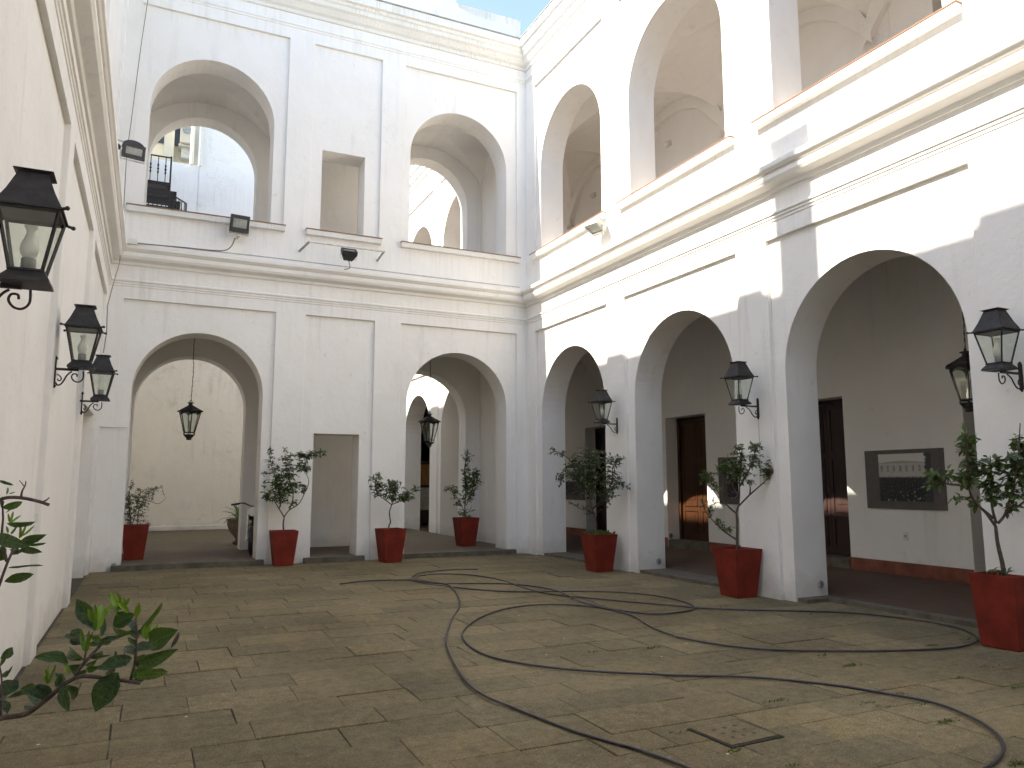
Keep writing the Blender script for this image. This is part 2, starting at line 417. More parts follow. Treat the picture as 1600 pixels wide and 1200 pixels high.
def arch_pts(uc, r, zs, n=28):
    return [(uc - r * math.cos(math.pi * i / n), zs + r * math.sin(math.pi * i / n)) for i in range(n + 1)]
def rect_fill(mb, P, u0, u1, z0, z1, d, op):
    Q = lambda a, b, c, e: mb.quad(P(a, d, c), P(b, d, c), P(b, d, e), P(a, d, e))
    if op is None: Q(u0, u1, z0, z1); return
    if op[0] == 'rect':
        _, a, b, zb, zt = op
        Q(u0, a, z0, zb) if zb > z0 else None
        if zb > z0: Q(a, b, z0, zb); Q(b, u1, z0, zb)
        Q(u0, a, zb, zt); Q(b, u1, zb, zt); Q(u0, a, zt, z1); Q(a, b, zt, z1); Q(b, u1, zt, z1)
    else:
        _, uc, r, zs, zb = op
        if zb > z0: Q(u0, uc - r, z0, zb); Q(uc - r, uc + r, z0, zb); Q(uc + r, u1, z0, zb)
        Q(u0, uc - r, zb, zs); Q(uc + r, u1, zb, zs); Q(u0, uc - r, zs, z1); Q(uc + r, u1, zs, z1)
        ap = arch_pts(uc, r, zs)
        for (a, za), (b, zb2) in zip(ap, ap[1:]):
            mb.quad(P(a, d, za), P(b, d, zb2), P(b, d, z1), P(a, d, z1))
def reveal(mb, P, op, d0, d1):
    if op is None: return
    if op[0] == 'rect':
        _, a, b, zb, zt = op; ring = [(a, zb), (a, zt), (b, zt), (b, zb)]
    else:
        _, uc, r, zs, zb = op; ring = [(uc - r, zb)] + arch_pts(uc, r, zs) + [(uc + r, zb)]
    ring = ring + [ring[0]]
    for (a, za), (b, zb) in zip(ring, ring[1:]):
        mb.quad(P(a, d0, za), P(b, d0, zb), P(b, d1, zb), P(a, d1, za))
def facade(mb, P, u0, u1, z0, z1, panels, T=TH, back=True):
    """panels: (ua, ub, za, zb, recess, opening)"""
    us = sorted({u0, u1, *[p[0] for p in panels], *[p[1] for p in panels]})
    zs = sorted({z0, z1, *[p[2] for p in panels], *[p[3] for p in panels]})
    for a, b in zip(us, us[1:]):
        for c, e in zip(zs, zs[1:]):
            um, zm = (a + b) / 2, (c + e) / 2
            if any(p[0] < um < p[1] and p[2] < zm < p[3] for p in panels): continue
            mb.quad(P(a, 0, c), P(b, 0, c), P(b, 0, e), P(a, 0, e))
            if back: mb.quad(P(a, -T, c), P(b, -T, c), P(b, -T, e), P(a, -T, e))
    for (a, b, c, e, dp, op) in panels:
        if dp:
            mb.quad(P(a, 0, c), P(a, -dp, c), P(a, -dp, e), P(a, 0, e)); mb.quad(P(b, 0, c), P(b, -dp, c), P(b, -dp, e), P(b, 0, e))
            mb.quad(P(a, 0, e), P(b, 0, e), P(b, -dp, e), P(a, -dp, e))
            if c > z0: mb.quad(P(a, 0, c), P(b, 0, c), P(b, -dp, c), P(a, -dp, c))
        rect_fill(mb, P, a, b, c, e, -dp, op)
        if back: rect_fill(mb, P, a, b, c, e, -T, op)
        reveal(mb, P, op, -dp, -T)
def sweep(mb, P, ua, ub, prof, close=True):
    """profile of (d, z); ua / ub map d to the end of the run (so that corners are mitred)"""
    pr = prof
    for (d0, za), (d1, zb) in zip(pr, pr[1:]):
        mb.quad(P(ua(d0), d0, za), P(ub(d0), d0, za), P(ub(d1), d1, zb), P(ua(d1), d1, zb))
    mb.add([P(ua(d), d, z) for d, z in pr], [tuple(range(len(pr)))]); mb.add([P(ub(d), d, z) for d, z in pr], [tuple(range(len(pr)))])

CORN = [(0, 5.73), (.030, 5.73), (.045, 5.79), (.075, 5.80), (.17, 5.825), (.185, 5.85), (.20, 5.87), (.20, 5.925), (.185, 5.93), (.185, 5.955), (.215, 5.965), (.235, 5.99), (.255, 6.00), (.26, 6.02), (.26, 6.07), (.24, 6.085), (-.02, 6.13)]
STRING = [(0, 5.31), (.012, 5.32), (.012, 5.355), (.026, 5.365), (.026, 5.40), (.045, 5.41), (.045, 5.44), (0, 5.465)]
USTRING = [(0, 11.38), (.015, 11.39), (.015, 11.43), (.03, 11.44), (.03, 11.48), (0, 11.50)]
RCORN = [(0, 11.70), (.03, 11.71), (.04, 11.78), (.09, 11.82), (.15, 11.92), (.20, 11.96), (.21, 12.05), (.235, 12.07), (.25, 12.13), (.30, 12.15), (.30, 12.33), (.285, 12.35), (-.6, 12.42)]
CAPR = [(.302, 12.335), (.318, 12.335), (.318, 12.362), (-.6, 12.44), (-.6, 12.425)]

def groin(mb, x0, x1, y0, y1, zs, h, n=18):
    xc, yc, a, b = (x0 + x1) / 2, (y0 + y1) / 2, (x1 - x0) / 2, (y1 - y0) / 2
    vs = []; fs = []
    for j in range(n + 1):
        for i in range(n + 1):
            tx = -math.cos(math.pi * i / n); ty = -math.cos(math.pi * j / n)
            z = zs + h * max(math.sqrt(max(0, 1 - tx * tx)), math.sqrt(max(0, 1 - ty * ty)))
            vs.append((xc + a * tx, yc + b * ty, z))
    for j in range(n):
        for i in range(n):
            k = j * (n + 1) + i; A_, B_, C_, D_ = k, k + 1, k + n + 2, k + n + 1
            if (i < n // 2) == (j < n // 2): fs += [(A_, B_, C_), (A_, C_, D_)]
            else: fs += [(A_, B_, D_), (B_, C_, D_)]
    mb.add(vs, fs)

# ------------------------------------------------------------------ ground
g = MB(); g.quad((-600, -600, -.12), (600, -600, -.12), (600, 600, -.12), (-600, 600, -.12))
tag(obj('ground', g, BED), kind='structure')

# courtyard paving: rows of granite slabs laid along X, each slab a piece of its own
pv = MB(); pv.box((3.55, 4.25, -.0565), (9.4, 23.6, .09))
paving = tag(obj('courtyard_paving', pv, BED), kind='structure')
DRAIN = (on_z(1142, 1168, 0), on_z(1217, 1152, 0), on_z(1083, 1140, 0))
dcx = (on_z(1083, 1140, 0).x + on_z(1217, 1152, 0).x) / 2; dcy = on_z(1142, 1168, 0).y + .17
slabs = []
rr = random.Random(11); y = -7.4
while y < 15.97:
    d = rr.uniform(.33, .50); y1 = min(y + d, 15.99)
    if 15.99 - y1 < .2: y1 = 15.99
    x = -.90 + rr.uniform(-.5, 0)
    while x < 8.4:
        w = rr.uniform(.42, .95); x1 = x + w
        if 8.44 - x1 < .3: x1 = 8.44
        slabs.append((max(x, -.88), x1, y, y1)); x = x1
    y = y1
def slab_mesh(mb, a, b, c, e, r):
    g = r.choice((.0006, .0012, .002, .0035)); j = lambda: r.uniform(-.004, .004)
    zc = r.gauss(0, .0028); tx, ty = r.uniform(-.004, .004), r.uniform(-.004, .004)
    co = [(a + g + j(), c + g + j()), (b - g + j(), c + g + j()), (b - g + j(), e - g + j()), (a + g + j(), e - g + j())]
    mx, my = (a + b) / 2, (c + e) / 2; bv = .004
    vs = [(x, y, -.05) for x, y in co]
    vs += [(x, y, -.0045 + zc) for x, y in co]
    vs += [(x + (bv if x < mx else -bv), y + (bv if y < my else -bv), zc + tx * (x - mx) + ty * (y - my)) for x, y in co]
    fs = [(8, 9, 10, 11)]
    for k in (0, 4): fs += [(k + i, k + (i + 1) % 4, k + 4 + (i + 1) % 4, k + 4 + i) for i in range(4)]
    mb.add(vs, fs)
def in_view(x, y, z=0):
    v = Vector((x, y, z)) - CAMP; d = v.dot(_f)
    if d < .3: return None
    px = 800 + F * v.dot(_r2) / d; py = 600 - F * v.dot(_u2) / d
    return d if -60 < px < 1660 and -60 < py < 1260 else None
vis = []; rest = MB()
for s in slabs:
    d = min([q for q in (in_view(*p) for p in ((s[0], s[2]), (s[1], s[3]), (s[0], s[3]), (s[1], s[2]), ((s[0] + s[1]) / 2, s[3]))) if q] or [0])
    vis.append((d if d else 1e9, s))
vis.sort(key=lambda t: t[0])
for k, (d, s) in enumerate(vis):
    if k < 296 and d < 1e8:
        m = MB(); slab_mesh(m, *s, rr); obj('paving_slab', m, SLAB, paving)
    else: slab_mesh(rest, *s, rr)
obj('paving_slab', rest, SLAB, paving, kind='stuff')

# gallery floor on the right (slopes up gently to the rear wall), tiled wing floor, rear yard
gf = MB()
gf.quad((8.58, -7.5, .05), (8.58, 27, .05), (XA + .6, 27, .175), (XA + .6, -7.5, .175)); gf.quad((8.58, -7.5, -.1), (8.58, 27, -.1), (8.58, 27, .05), (8.58, -7.5, .05))
tag(obj('gallery_floor', gf, TILE), kind='structure')
th = MB()
th.box((8.31, 11.9, .0), (.56, 8.2, .108)); th.box((8.31, -1.3, .0), (.56, 12.2, .108)); th.box((8.50, 6.3, -.002), (.18, 3.0, .108)); tag(obj('gallery_kerb', th, STEP), kind='structure')
wf = MB(); wf.box((3.55, 17.6, .045), (8.7, 3.0, .11)); tag(obj('wing_floor', wf, WINGTILE), kind='structure')
yf = MB(); yf.box((3.55, 23.0, .035), (8.78, 7.8, .11)); tag(obj('rear_yard_paving', yf, YARD), kind='structure')

# ------------------------------------------------------------------ right building (two tiers of arches, sunlit)
RC = [24.33, 20.67, 14.01, 10.33, 6.63, 2.93, -.77, -4.47]
rb = thing('right_arcade_building', 'long white two-storey arcade lit by the sun on the right of the courtyard', 'building', (XR, 10.33, 0))
fac = MB(); pan = []
for c in RC:
    pan.append((c - 1.52, c + 1.54, -.06, 5.08, DP, ('arch', c, 1.33, 3.15, -.06)))
    pan.append((c - 1.52, c + 1.54, 6.90, 11.13, DP, ('arch', c, 1.33, 8.94, 6.90)))
facade(fac, PR, -7.5, 27.0, -.06, 12.0, pan)
obj('facade_wall', fac, WHITE, rb, True, merge=True)
c = MB()
i_b = lambda d: YB - d
sweep(c, PR, lambda d: -7.5 + d, i_b, CORN); obj('cornice', c, WHITE, rb, True)
c = MB(); sweep(c, PR, lambda d: 19.05 + d, lambda d: 27 - d, CORN); obj('cornice', c, WHITE, rb, True)
for nm, pr in (('string_course', STRING), ('upper_string_course', USTRING)):
    c = MB(); sweep(c, PR, lambda d: -7.5 + d, i_b, pr); obj(nm, c, WHITE, rb, True)
c = MB(); sweep(c, PR, lambda d: -7.5 + d, i_b, RCORN); obj('roof_cornice', c, WHITE, rb, True)
c = MB(); sweep(c, PR, lambda d: -7.5 + d, i_b, CAPR); obj('coping', c, ZINC, rb, True)
c = MB(); sweep(c, PR, lambda d: 19.05 + d, lambda d: 27 - d, RCORN); obj('roof_cornice', c, WHITE, rb, True)
for cc in RC:
    s = MB(); s.box((XR - .015, cc + .01, 6.855), (.17, 3.2, .10)); sl = obj('window_sill', s, WHITE, rb, True)
    s = MB(); s.box((XR + .02, cc + .01, 6.915), (.26, 3.22, .018)); obj('sill_tiles', s, CAP, rb, True)
# rear wall of both galleries with door openings, cross vaults, slabs
DY = [24.85, 21.2, 17.55, 13.9, 10.24, 6.66, 2.9, -.75]
PA = lambda u, d, z: (XA - d, u, z)
w = MB(); pn = [(y - .72, y + .70, .0, 3.09, 0, ('rect', y - .719, y + .699, .001, 3.089)) for y in DY]
pn += [(y - .72, y + .73, 6.3, 9.25, 0, ('rect', y - .719, y + .729, 6.301, 9.249)) for y in (6.62, -.75, 21.2)]
facade(w, PA, -7.5, 27.0, -.06, 12.1, pn, T=.42, back=False)
obj('gallery_rear_wall', w, WHITE, rb, True, merge=True)
def bays(lst): return [(lst[i], lst[i + 1]) for i in range(len(lst) - 1)]
YC = [-7.5, -6.3, -2.62, 1.08, 4.78, 8.48, 12.18, 15.85, 18.85, 22.5, 26.2, 27.0]
for a, b_ in bays(YC):
    v = MB(); groin(v, XR + TH - .03, XA + .02, a, b_, 9.05, 1.45); obj('cross_vault', v, WHITE, rb, True, smooth=False)
s = MB(); s.box((9.75, 9.75, 5.92), (2.35, 34.5, .8)); obj('ceiling_slab', s, WHITE, rb, True)
s = MB(); s.box((9.75, 9.75, 6.335), (2.35, 34.5, .03)); obj('upper_floor', s, TILE, rb, True)
s = MB(); s.box((10.0, 9.75, 12.2), (4.1, 34.5, .3)); s.box((11.5, 9.75, 6), (.4, 34.5, 12.3)); s.box((9.75, -7.6, 6), (3.9, .2, 12.3)); obj('roof', s, ZINC, rb, True)
# wall ribs (plaster bands round the lunettes of the upper rear wall), dying into points above the piers
for k, (a, b_) in enumerate(bays(YC)):
    if b_ - a < 3: continue
    yc = (a + b_) / 2; r = (b_ - a) / 2 + .10; xf = XA - .12 - .003 * (k % 2)
    T_ = [math.pi * i / 28 for i in range(29)]
    wd = [.34 * min(1, math.sin(t) * 2.2) ** .7 + .002 for t in T_]
    ap0 = [(yc - r * math.cos(t), 9.0 + 1.60 * math.sin(t)) for t in T_]; ap1 = [(yc - (r - w_) * math.cos(t), 9.0 + (1.60 - w_) * math.sin(t)) for t, w_ in zip(T_, wd)]
    f = MB()
    for (p, q), (p2, q2) in zip(zip(ap0, ap1), zip(ap0[1:], ap1[1:])):
        f.quad((xf, *p), (xf, *p2), (xf, *q2), (xf, *q)); f.quad((xf, *q), (xf, *q2), (XA, *q2), (XA, *q))
    obj('vault_rib', f, WHITE, rb, True)
# doors
def door(parent, y, z0, z1, w, x, mat, name='door'):
    fr = MB(); fr.box((x, y - w / 2 + .04, (z0 + z1) / 2), (.12, .08, z1 - z0)); fr.box((x, y + w / 2 - .04, (z0 + z1) / 2), (.12, .08, z1 - z0)); fr.box((x, y, z1 - .04), (.12, w - .16, .08))
    d = obj(name, fr, mat, parent, True)
    lw = (w - .16) / 2
    for sgn in (-1, 1):
        l = MB(); yc = y + sgn * lw / 2
        l.box((x + .02, yc, (z0 + z1 - .08) / 2), (.045, lw - .006, z1 - z0 - .09))
        for (pa, pb) in ((.06, .24), (.28, .62), (.66, .94)):
            za, zb = z0 + (z1 - z0) * pa, z0 + (z1 - z0) * pb
            for fy, fz, sy, sz in ((yc, za, lw * .74, .03), (yc, zb, lw * .74, .03), (yc - lw * .36, (za + zb) / 2, .03, zb - za), (yc + lw * .36, (za + zb) / 2, .03, zb - za)):
                l.box((x - .008, fy, fz), (.022, sy, sz))
            l.box((x - .004, yc, (za + zb) / 2), (.016, lw * .5, (zb - za) * .72))
        obj('door_leaf', l, mat, d, True)
    hd = MB(); hd.tube([(x - .02, y - .05, z0 + 1.1), (x - .06, y - .05, z0 + 1.1), (x - .06, y - .05, z0 + 1.22), (x - .02, y - .05, z0 + 1.22)], .008)
    obj('handle', hd, IRON, d, True)
for y in DY:
    door(rb, y, .30, 3.089, 1.40, XA + .38, DOORWOOD if abs(y - 13.9) < .1 else DOORBROWN)
    s = MB(); s.box((XA + .2, y - .01, .2), (.44, 1.36, .22)); obj('door_step', s, STEP, rb, True)
for y in (6.62, -.75, 21.2): door(rb, y, 6.36, 9.24, 1.4, XA + .3, DOORBROWN)
ys = [-7.5] + [v for y in sorted(DY) for v in (y - .72, y + .70)] + [27]
for a, b_ in zip(ys[::2], ys[1::2]):
    s = MB(); s.box((XA - .008, (a + b_) / 2, .2), (.03, b_ - a - .01, .3)); obj('skirting', s, SKIRT, rb, True)

# ------------------------------------------------------------------ back building (the wing across the courtyard)
bb = thing('back_wing_building', 'white two-storey wing across the back with two arches and a niche between', 'building', (3.55, YB, 0))
fac = MB()
pan = [(-.60, 2.20, -.06, 5.08, DP, ('arch', .82, 1.19, 3.34, -.06)), (2.80, 4.27, -.06, 5.08, DP, ('rect', 3.05, 4.0, -.06, 2.61)), (4.86, 7.68, -.06, 5.08, DP, ('arch', 6.23, 1.205, 3.32, -.06)),
       (-.60, 2.27, 6.90, 11.13, DP, ('arch', .83, 1.19, 9.07, 6.90)), (2.80, 4.32, 6.90, 11.13, DP, ('rect', 3.04, 3.98, 6.90, 8.76)), (4.86, 7.69, 6.90, 11.13, DP, ('arch', 6.225, 1.205, 9.05, 6.90))]
facade(fac, PB, XL, XR, -.06, 12.0, pan)
obj('facade_wall', fac, WHITE, bb, True, merge=True)
# rear wall of the wing
YW = 18.55
PW = lambda u, d, z: (u, YW - d, z)
fac = MB()
pan = [(-.7, 2.3, -.06, 5.5, 0, ('arch', .80, 1.16, 3.28, -.06)), (4.9, 7.7, -.06, 5.5, 0, ('arch', 6.23, 1.2, 3.22, -.06)),
       (-.7, 2.3, 6.3, 11.0, 0, ('arch', .80, 1.18, 8.95, 6.3)), (4.9, 7.7, 6.3, 11.0, 0, ('arch', 6.23, 1.2, 8.95, 6.3))]
facade(fac, PW, XL, XR + .3, -.06, 12.0, pan, T=.5)
obj('rear_wall', fac, WHITE, bb, True, merge=True)
l_ = lambda d: XL + d
r_ = lambda d: XR - d
for nm, pr, mt in (('cornice', CORN, WHITE), ('string_course', STRING, WHITE), ('upper_string_course', USTRING, WHITE), ('roof_cornice', RCORN, WEATHERED), ('coping', CAPR, ZINC)):
    c = MB(); sweep(c, PB, l_, r_, pr); obj(nm, c, mt, bb, True)
for a, b_ in ((-.65, 2.30), (2.74, 4.36), (4.81, 7.73)):
    s = MB(); s.box(((a + b_) / 2, YB - .02, 6.845), (b_ - a, .16, .11)); obj('window_sill', s, WEATHERED, bb, True)
    s = MB(); s.box(((a + b_) / 2, YB + .02, 6.911), (b_ - a + .02, .27, .018)); obj('sill_tiles', s, CAP, bb, True)
for a, b_ in ((-.81, 2.55), (2.55, 4.55), (4.55, XR)):
    v = MB(); groin(v, a, b_, YB + TH - .03, YW + .03, 9.05, 1.45); obj('cross_vault', v, WHITE, bb, True)
s = MB(); s.box((3.55, 17.6, 5.8), (8.75, 1.89, 1.0)); obj('ceiling_slab', s, WHITE, bb, True)
s = MB(); s.box((3.55, 17.6, 6.315), (8.75, 1.89, .03)); obj('upper_floor', s, TILE, bb, True)
s = MB(); s.box((3.55, 17.55, 12.2), (8.72, 2.9, .3)); obj('roof', s, ZINC, bb, True)
for xx in (XR - .06, XL + .06): w = MB(); w.box((xx, 17.6, 6), (.1, 1.9, 11.9)); obj('end_wall', w, WHITE, bb, True)
for a, b_ in ((-.52, 2.14), (2.92, 4.14), (4.90, 7.62)):
    s = MB(); s.box(((a + b_) / 2, YB + .13, .05), (b_ - a, .46, .104)); obj('stone_step', s, STEP, bb, True)
# attic gable standing on the roof of the wing
at = MB(); y0, y1 = 17.25, 17.6
top = [(on_y(px, py, y0).x, on_y(px, py, y0).z) for px, py in ((713, 9), (733, 20), (757, 30), (787, 37), (806, 39.5))]
xr_ = top[-1][0]
pts = [(1.5, 12.3), (1.5, 15.2), (top[0][0], 15.2)] + top + [(xr_, 12.3)]
nP = len(pts)
at.add([(x, y0, z) for x, z in pts] + [(x, y1, z) for x, z in pts], [tuple(range(nP)), tuple(range(2 * nP - 1, nP - 1, -1))] + [(i, (i + 1) % nP, nP + (i + 1) % nP, nP + i) for i in range(nP)])
obj('attic_gable', at, GREYWALL, bb, True)
at = MB(); a0 = on_y(713, 8, 17.75); a1 = on_y(811, 38.5, 17.75)
at.box(((a0.x + a1.x) / 2, 17.8, (12.3 + a0.z) / 2), (a1.x - a0.x, .3, a0.z - 12.3)); obj('roof_parapet', at, WEATHERED, bb, True)

# ------------------------------------------------------------------ left building
lb = thing('left_shaded_building', 'white panelled building in shade along the left with deep moulded cornice', 'building', (XL, 8.0, 0))
fac = MB()
PILS = [-6.6, -2.85, .9, 4.65, 8.43, 11.92]
pan = []
for a, b_ in zip(PILS, PILS[1:]):
    pan.append((a + .22, b_ - .22, -.06, 5.06, DP, None)); pan.append((a + .22, b_ - .22, 6.9, 11.13, DP, None))
pan.append((12.14, 15.62, -.06, 5.06, DP, ('rect', 12.7, 15.25, -.06, 2.78))); pan.append((12.14, 15.62, 6.9, 11.13, DP, None))
facade(fac, PL, -7.5, 27, -.06, 12.0, pan, T=.6, back=False)
obj('facade_wall', fac, WHITE, lb, True, merge=True)
for nm, pr, mt in (('cornice', CORN, WHITE), ('string_course', STRING, WHITE), ('upper_string_course', USTRING, WHITE), ('roof_cornice', RCORN, WEATHERED)):
    c = MB(); sweep(c, PL, lambda d: -7.5 + d, i_b, pr); obj(nm, c, mt, lb, True)
s = MB(); s.box((-5, 9.75, 6), (7.1, 34.5, 11.9)); obj('house_body', s, WHITE, lb, True)
s = MB(); s.box((-4.2, 9.75, 12.1), (6.5, 34.4, .25)); s.box((XL - .1, 21.5, 12.1), (.8, 11, .41)); obj('roof', s, ZINC, lb, True)
for (a, b_, zt) in ((12.54, 13.12, 12.42), (9.4, 11.8, 12.69), (8.87, 9.4, 12.80), (8.58, 8.87, 12.70), (5.66, 7.9, 12.73), (2.0, 5.66, 12.85), (-7.4, 2.0, 12.75)):
    s = MB(); s.box((-.80, (a + b_) / 2, (12.3 + zt) / 2), (.4, b_ - a, zt - 12.3)); obj('parapet_block', s, WEATHERED, lb, True)
s = MB(); s.box((-.9, 8.24, 13.5), (.6, .68, 2.55)); s.box((-.9, 8.24, 14.83), (.7, .76, .09)); obj('chimney', s, WEATHERED, lb, True)

# ------------------------------------------------------------------ rear yard walls and what stands behind
rw = thing('rear_yard_wall', 'tall cracked pale wall closing the far yard seen through the left arches', 'wall', (3.0, 27, 0))
w = MB(); w.box((0.09, 27.2, 6.14), (1.84, .4, 12.28)); w.box((6.0, 27.2, 8.5), (10.0, .4, 17.0)); obj('rendered_wall', w, GREYWALL, rw, True)
lw_ = MB(); lw_.box((4.0, 26.985, 3.2), (10, .03, 6.3)); obj('lower_render', lw_, CREAM, rw, True)
lw_ = MB(); lw_.box((1.5, 26.96, .17), (5, .08, .14)); obj('skirting_ledge', lw_, WHITE, rw, True)
for px in (299, 313):
    p = on_y(px, 255, 26.9); t = MB(); t.tube([(p.x, 26.9, 12.25), (p.x, 26.9, 15.5)], .06 if px == 299 else .045, 8); obj('downpipe', t, WHITEPLASTIC, rw, True)

far = thing('far_cream_house', 'cream house with dark window rising behind the far yard wall', 'building', (-2, 31, 0))
w = MB(); w.box((-3.0, 31.3, 9), (8.2, .6, 18)); obj('wall', w, FARCREAM, far, True)
a, b_ = on_y(246, 203, 31), on_y(284, 222, 31)
w = MB(); w.box(((a.x + b_.x) / 2 - .3, 30.98, (a.z + b_.z) / 2 + .3), (b_.x - a.x + .7, .1, 1.3)); wd = obj('window', w, DARKGLASS, far, True)
w = MB(); w.box(((a.x + b_.x) / 2 - .3, 30.9, (a.z + b_.z) / 2 + .45), (b_.x - a.x + .74, .08, .07)); obj('window_bar', w, PALEMETAL, wd, True)
b_ = on_y(300, 258, 31)
w = MB(); w.box((b_.x - .85, 30.8, b_.z + .5), (.35, .5, 9)); obj('pilaster', w, FARCREAM, far, True)
ac = on_y(291, 213, 30.6)
acu = thing('air_conditioner', 'cream air conditioner box on wall beside the far window', 'air conditioner', (ac.x, 30.6, ac.z - .4))
m = MB(); m.box((0, 0, .42), (.42, .7, .84)); obj('casing', m, FARCREAM, acu)
m = MB(); m.lathe((0, 0, 0), [(.15, 0), (.15, .02)], 14); gme = m.mesh('fan_grille'); o = obj('fan_grille', gme, GREYMETAL, acu); o.location = (0, -.36, .5); o.rotation_euler = (R(90), 0, 0)
m = MB(); m.box((0, .1, -.05), (.5, .6, .06)); m.box((0, .2, -.25), (.3, .3, .4)); obj('bracket', m, PALEMETAL, acu)

# iron staircase on the terrace by the left building
st = thing('iron_staircase', 'black iron stair with railings behind the upper left arch', 'staircase', (-.35, 24, 7.0))
LAND = 10.36
m = MB(); m.box((-.35, 24.3, LAND - .06), (.95, 1.0, .1)); obj('landing', m, IRON, st, True)
for k in range(3):
    zz = LAND - .28 - k * .29
    m = MB(); m.box((-.35, 23.84, zz - .035), (.93, .025, .19))
    for q in range(8): m.box((-.35 - .41 + q * .115, 23.835, zz - .145), (.03, .02, .07))
    m.box((-.35, 23.84, zz - .205), (.93, .025, .08)); obj('riser_panel', m, IRON, st, True)
m = MB()
for xx in (-.80, .12): m.tube([(xx, 23.86, 7.0), (xx, 23.86, LAND + .82)], .028, 6)
obj('newel_post', m, IRON, st, True)
def baluster(mb, x, y, z0, z1):
    h = z1 - z0
    mb.lathe((x, y, z0), [(.012, 0), (.012, h * .3), (.028, h * .38), (.014, h * .46), (.034, h * .52), (.014, h * .58), (.028, h * .66), (.012, h * .74), (.012, h)], 6)
for k in range(4):
    m = MB(); baluster(m, -.62 + k * .2, 23.86, LAND, LAND + .76); obj('baluster', m, IRON, st, True)
m = MB(); m.tube([(-.80, 23.86, LAND + .78), (.12, 23.86, LAND + .78)], .022, 6); obj('handrail', m, IRON, st, True)
A_, B_ = on_y(265, 302, 23.86), on_y(291, 318, 23.86)
m = MB(); m.tube([A_, B_], .022, 6); m.tube([B_, (B_.x, B_.y, 7.0)], .028, 6); obj('handrail', m, IRON, st, True)
for k in range(6):
    t = (k + .4) / 6; p = A_.lerp(B_, t); m = MB(); baluster(m, p.x, p.y, p.z - .85, p.z); obj('baluster', m, IRON, st, True)
for k in range(7):
    t = k / 7; p = A_.lerp(B_ + Vector((.4, 0, -.2)), t)
    m = MB(); m.box((p.x + .05, 24.3, LAND - .25 - k * .28), (.28, .9, .03)); obj('tread', m, IRON, st, True)
tr = MB(); tr.box((.3, 24.3, 6.9), (2.24, 1.6, .2)); obj('terrace_slab', tr, GREYWALL, st, True)

# front building behind the viewer closes the courtyard
fb = thing('front_wing_building', 'white two-storey wing closing the courtyard behind the viewer', 'building', (3.55, -7.5, 0))
PF = lambda u, d, z: (u, -7.5 + d, z)
fac = MB(); facade(fac, PF, XL, XR, -.06, 12.0, [(a, b_, z, z2, DP, ('rect', (a + b_) / 2 - .6, (a + b_) / 2 + .6, zb, zt)) for a, b_ in ((-.5, 2.2), (2.7, 4.4), (4.9, 7.6)) for z, z2, zb, zt in ((-.06, 5.08, -.06, 3.0), (6.9, 11.13, 6.9, 9.4))])
obj('facade_wall', fac, WHITE, fb, True, merge=True)
for nm, pr in (('cornice', CORN), ('roof_cornice', RCORN)):
    c = MB(); sweep(c, PF, l_, r_, pr); obj(nm, c, WHITE, fb, True)
s = MB(); s.box((3.5, -9.6, 6), (13, 3, 12)); obj('house_body', s, WHITE, fb, True)

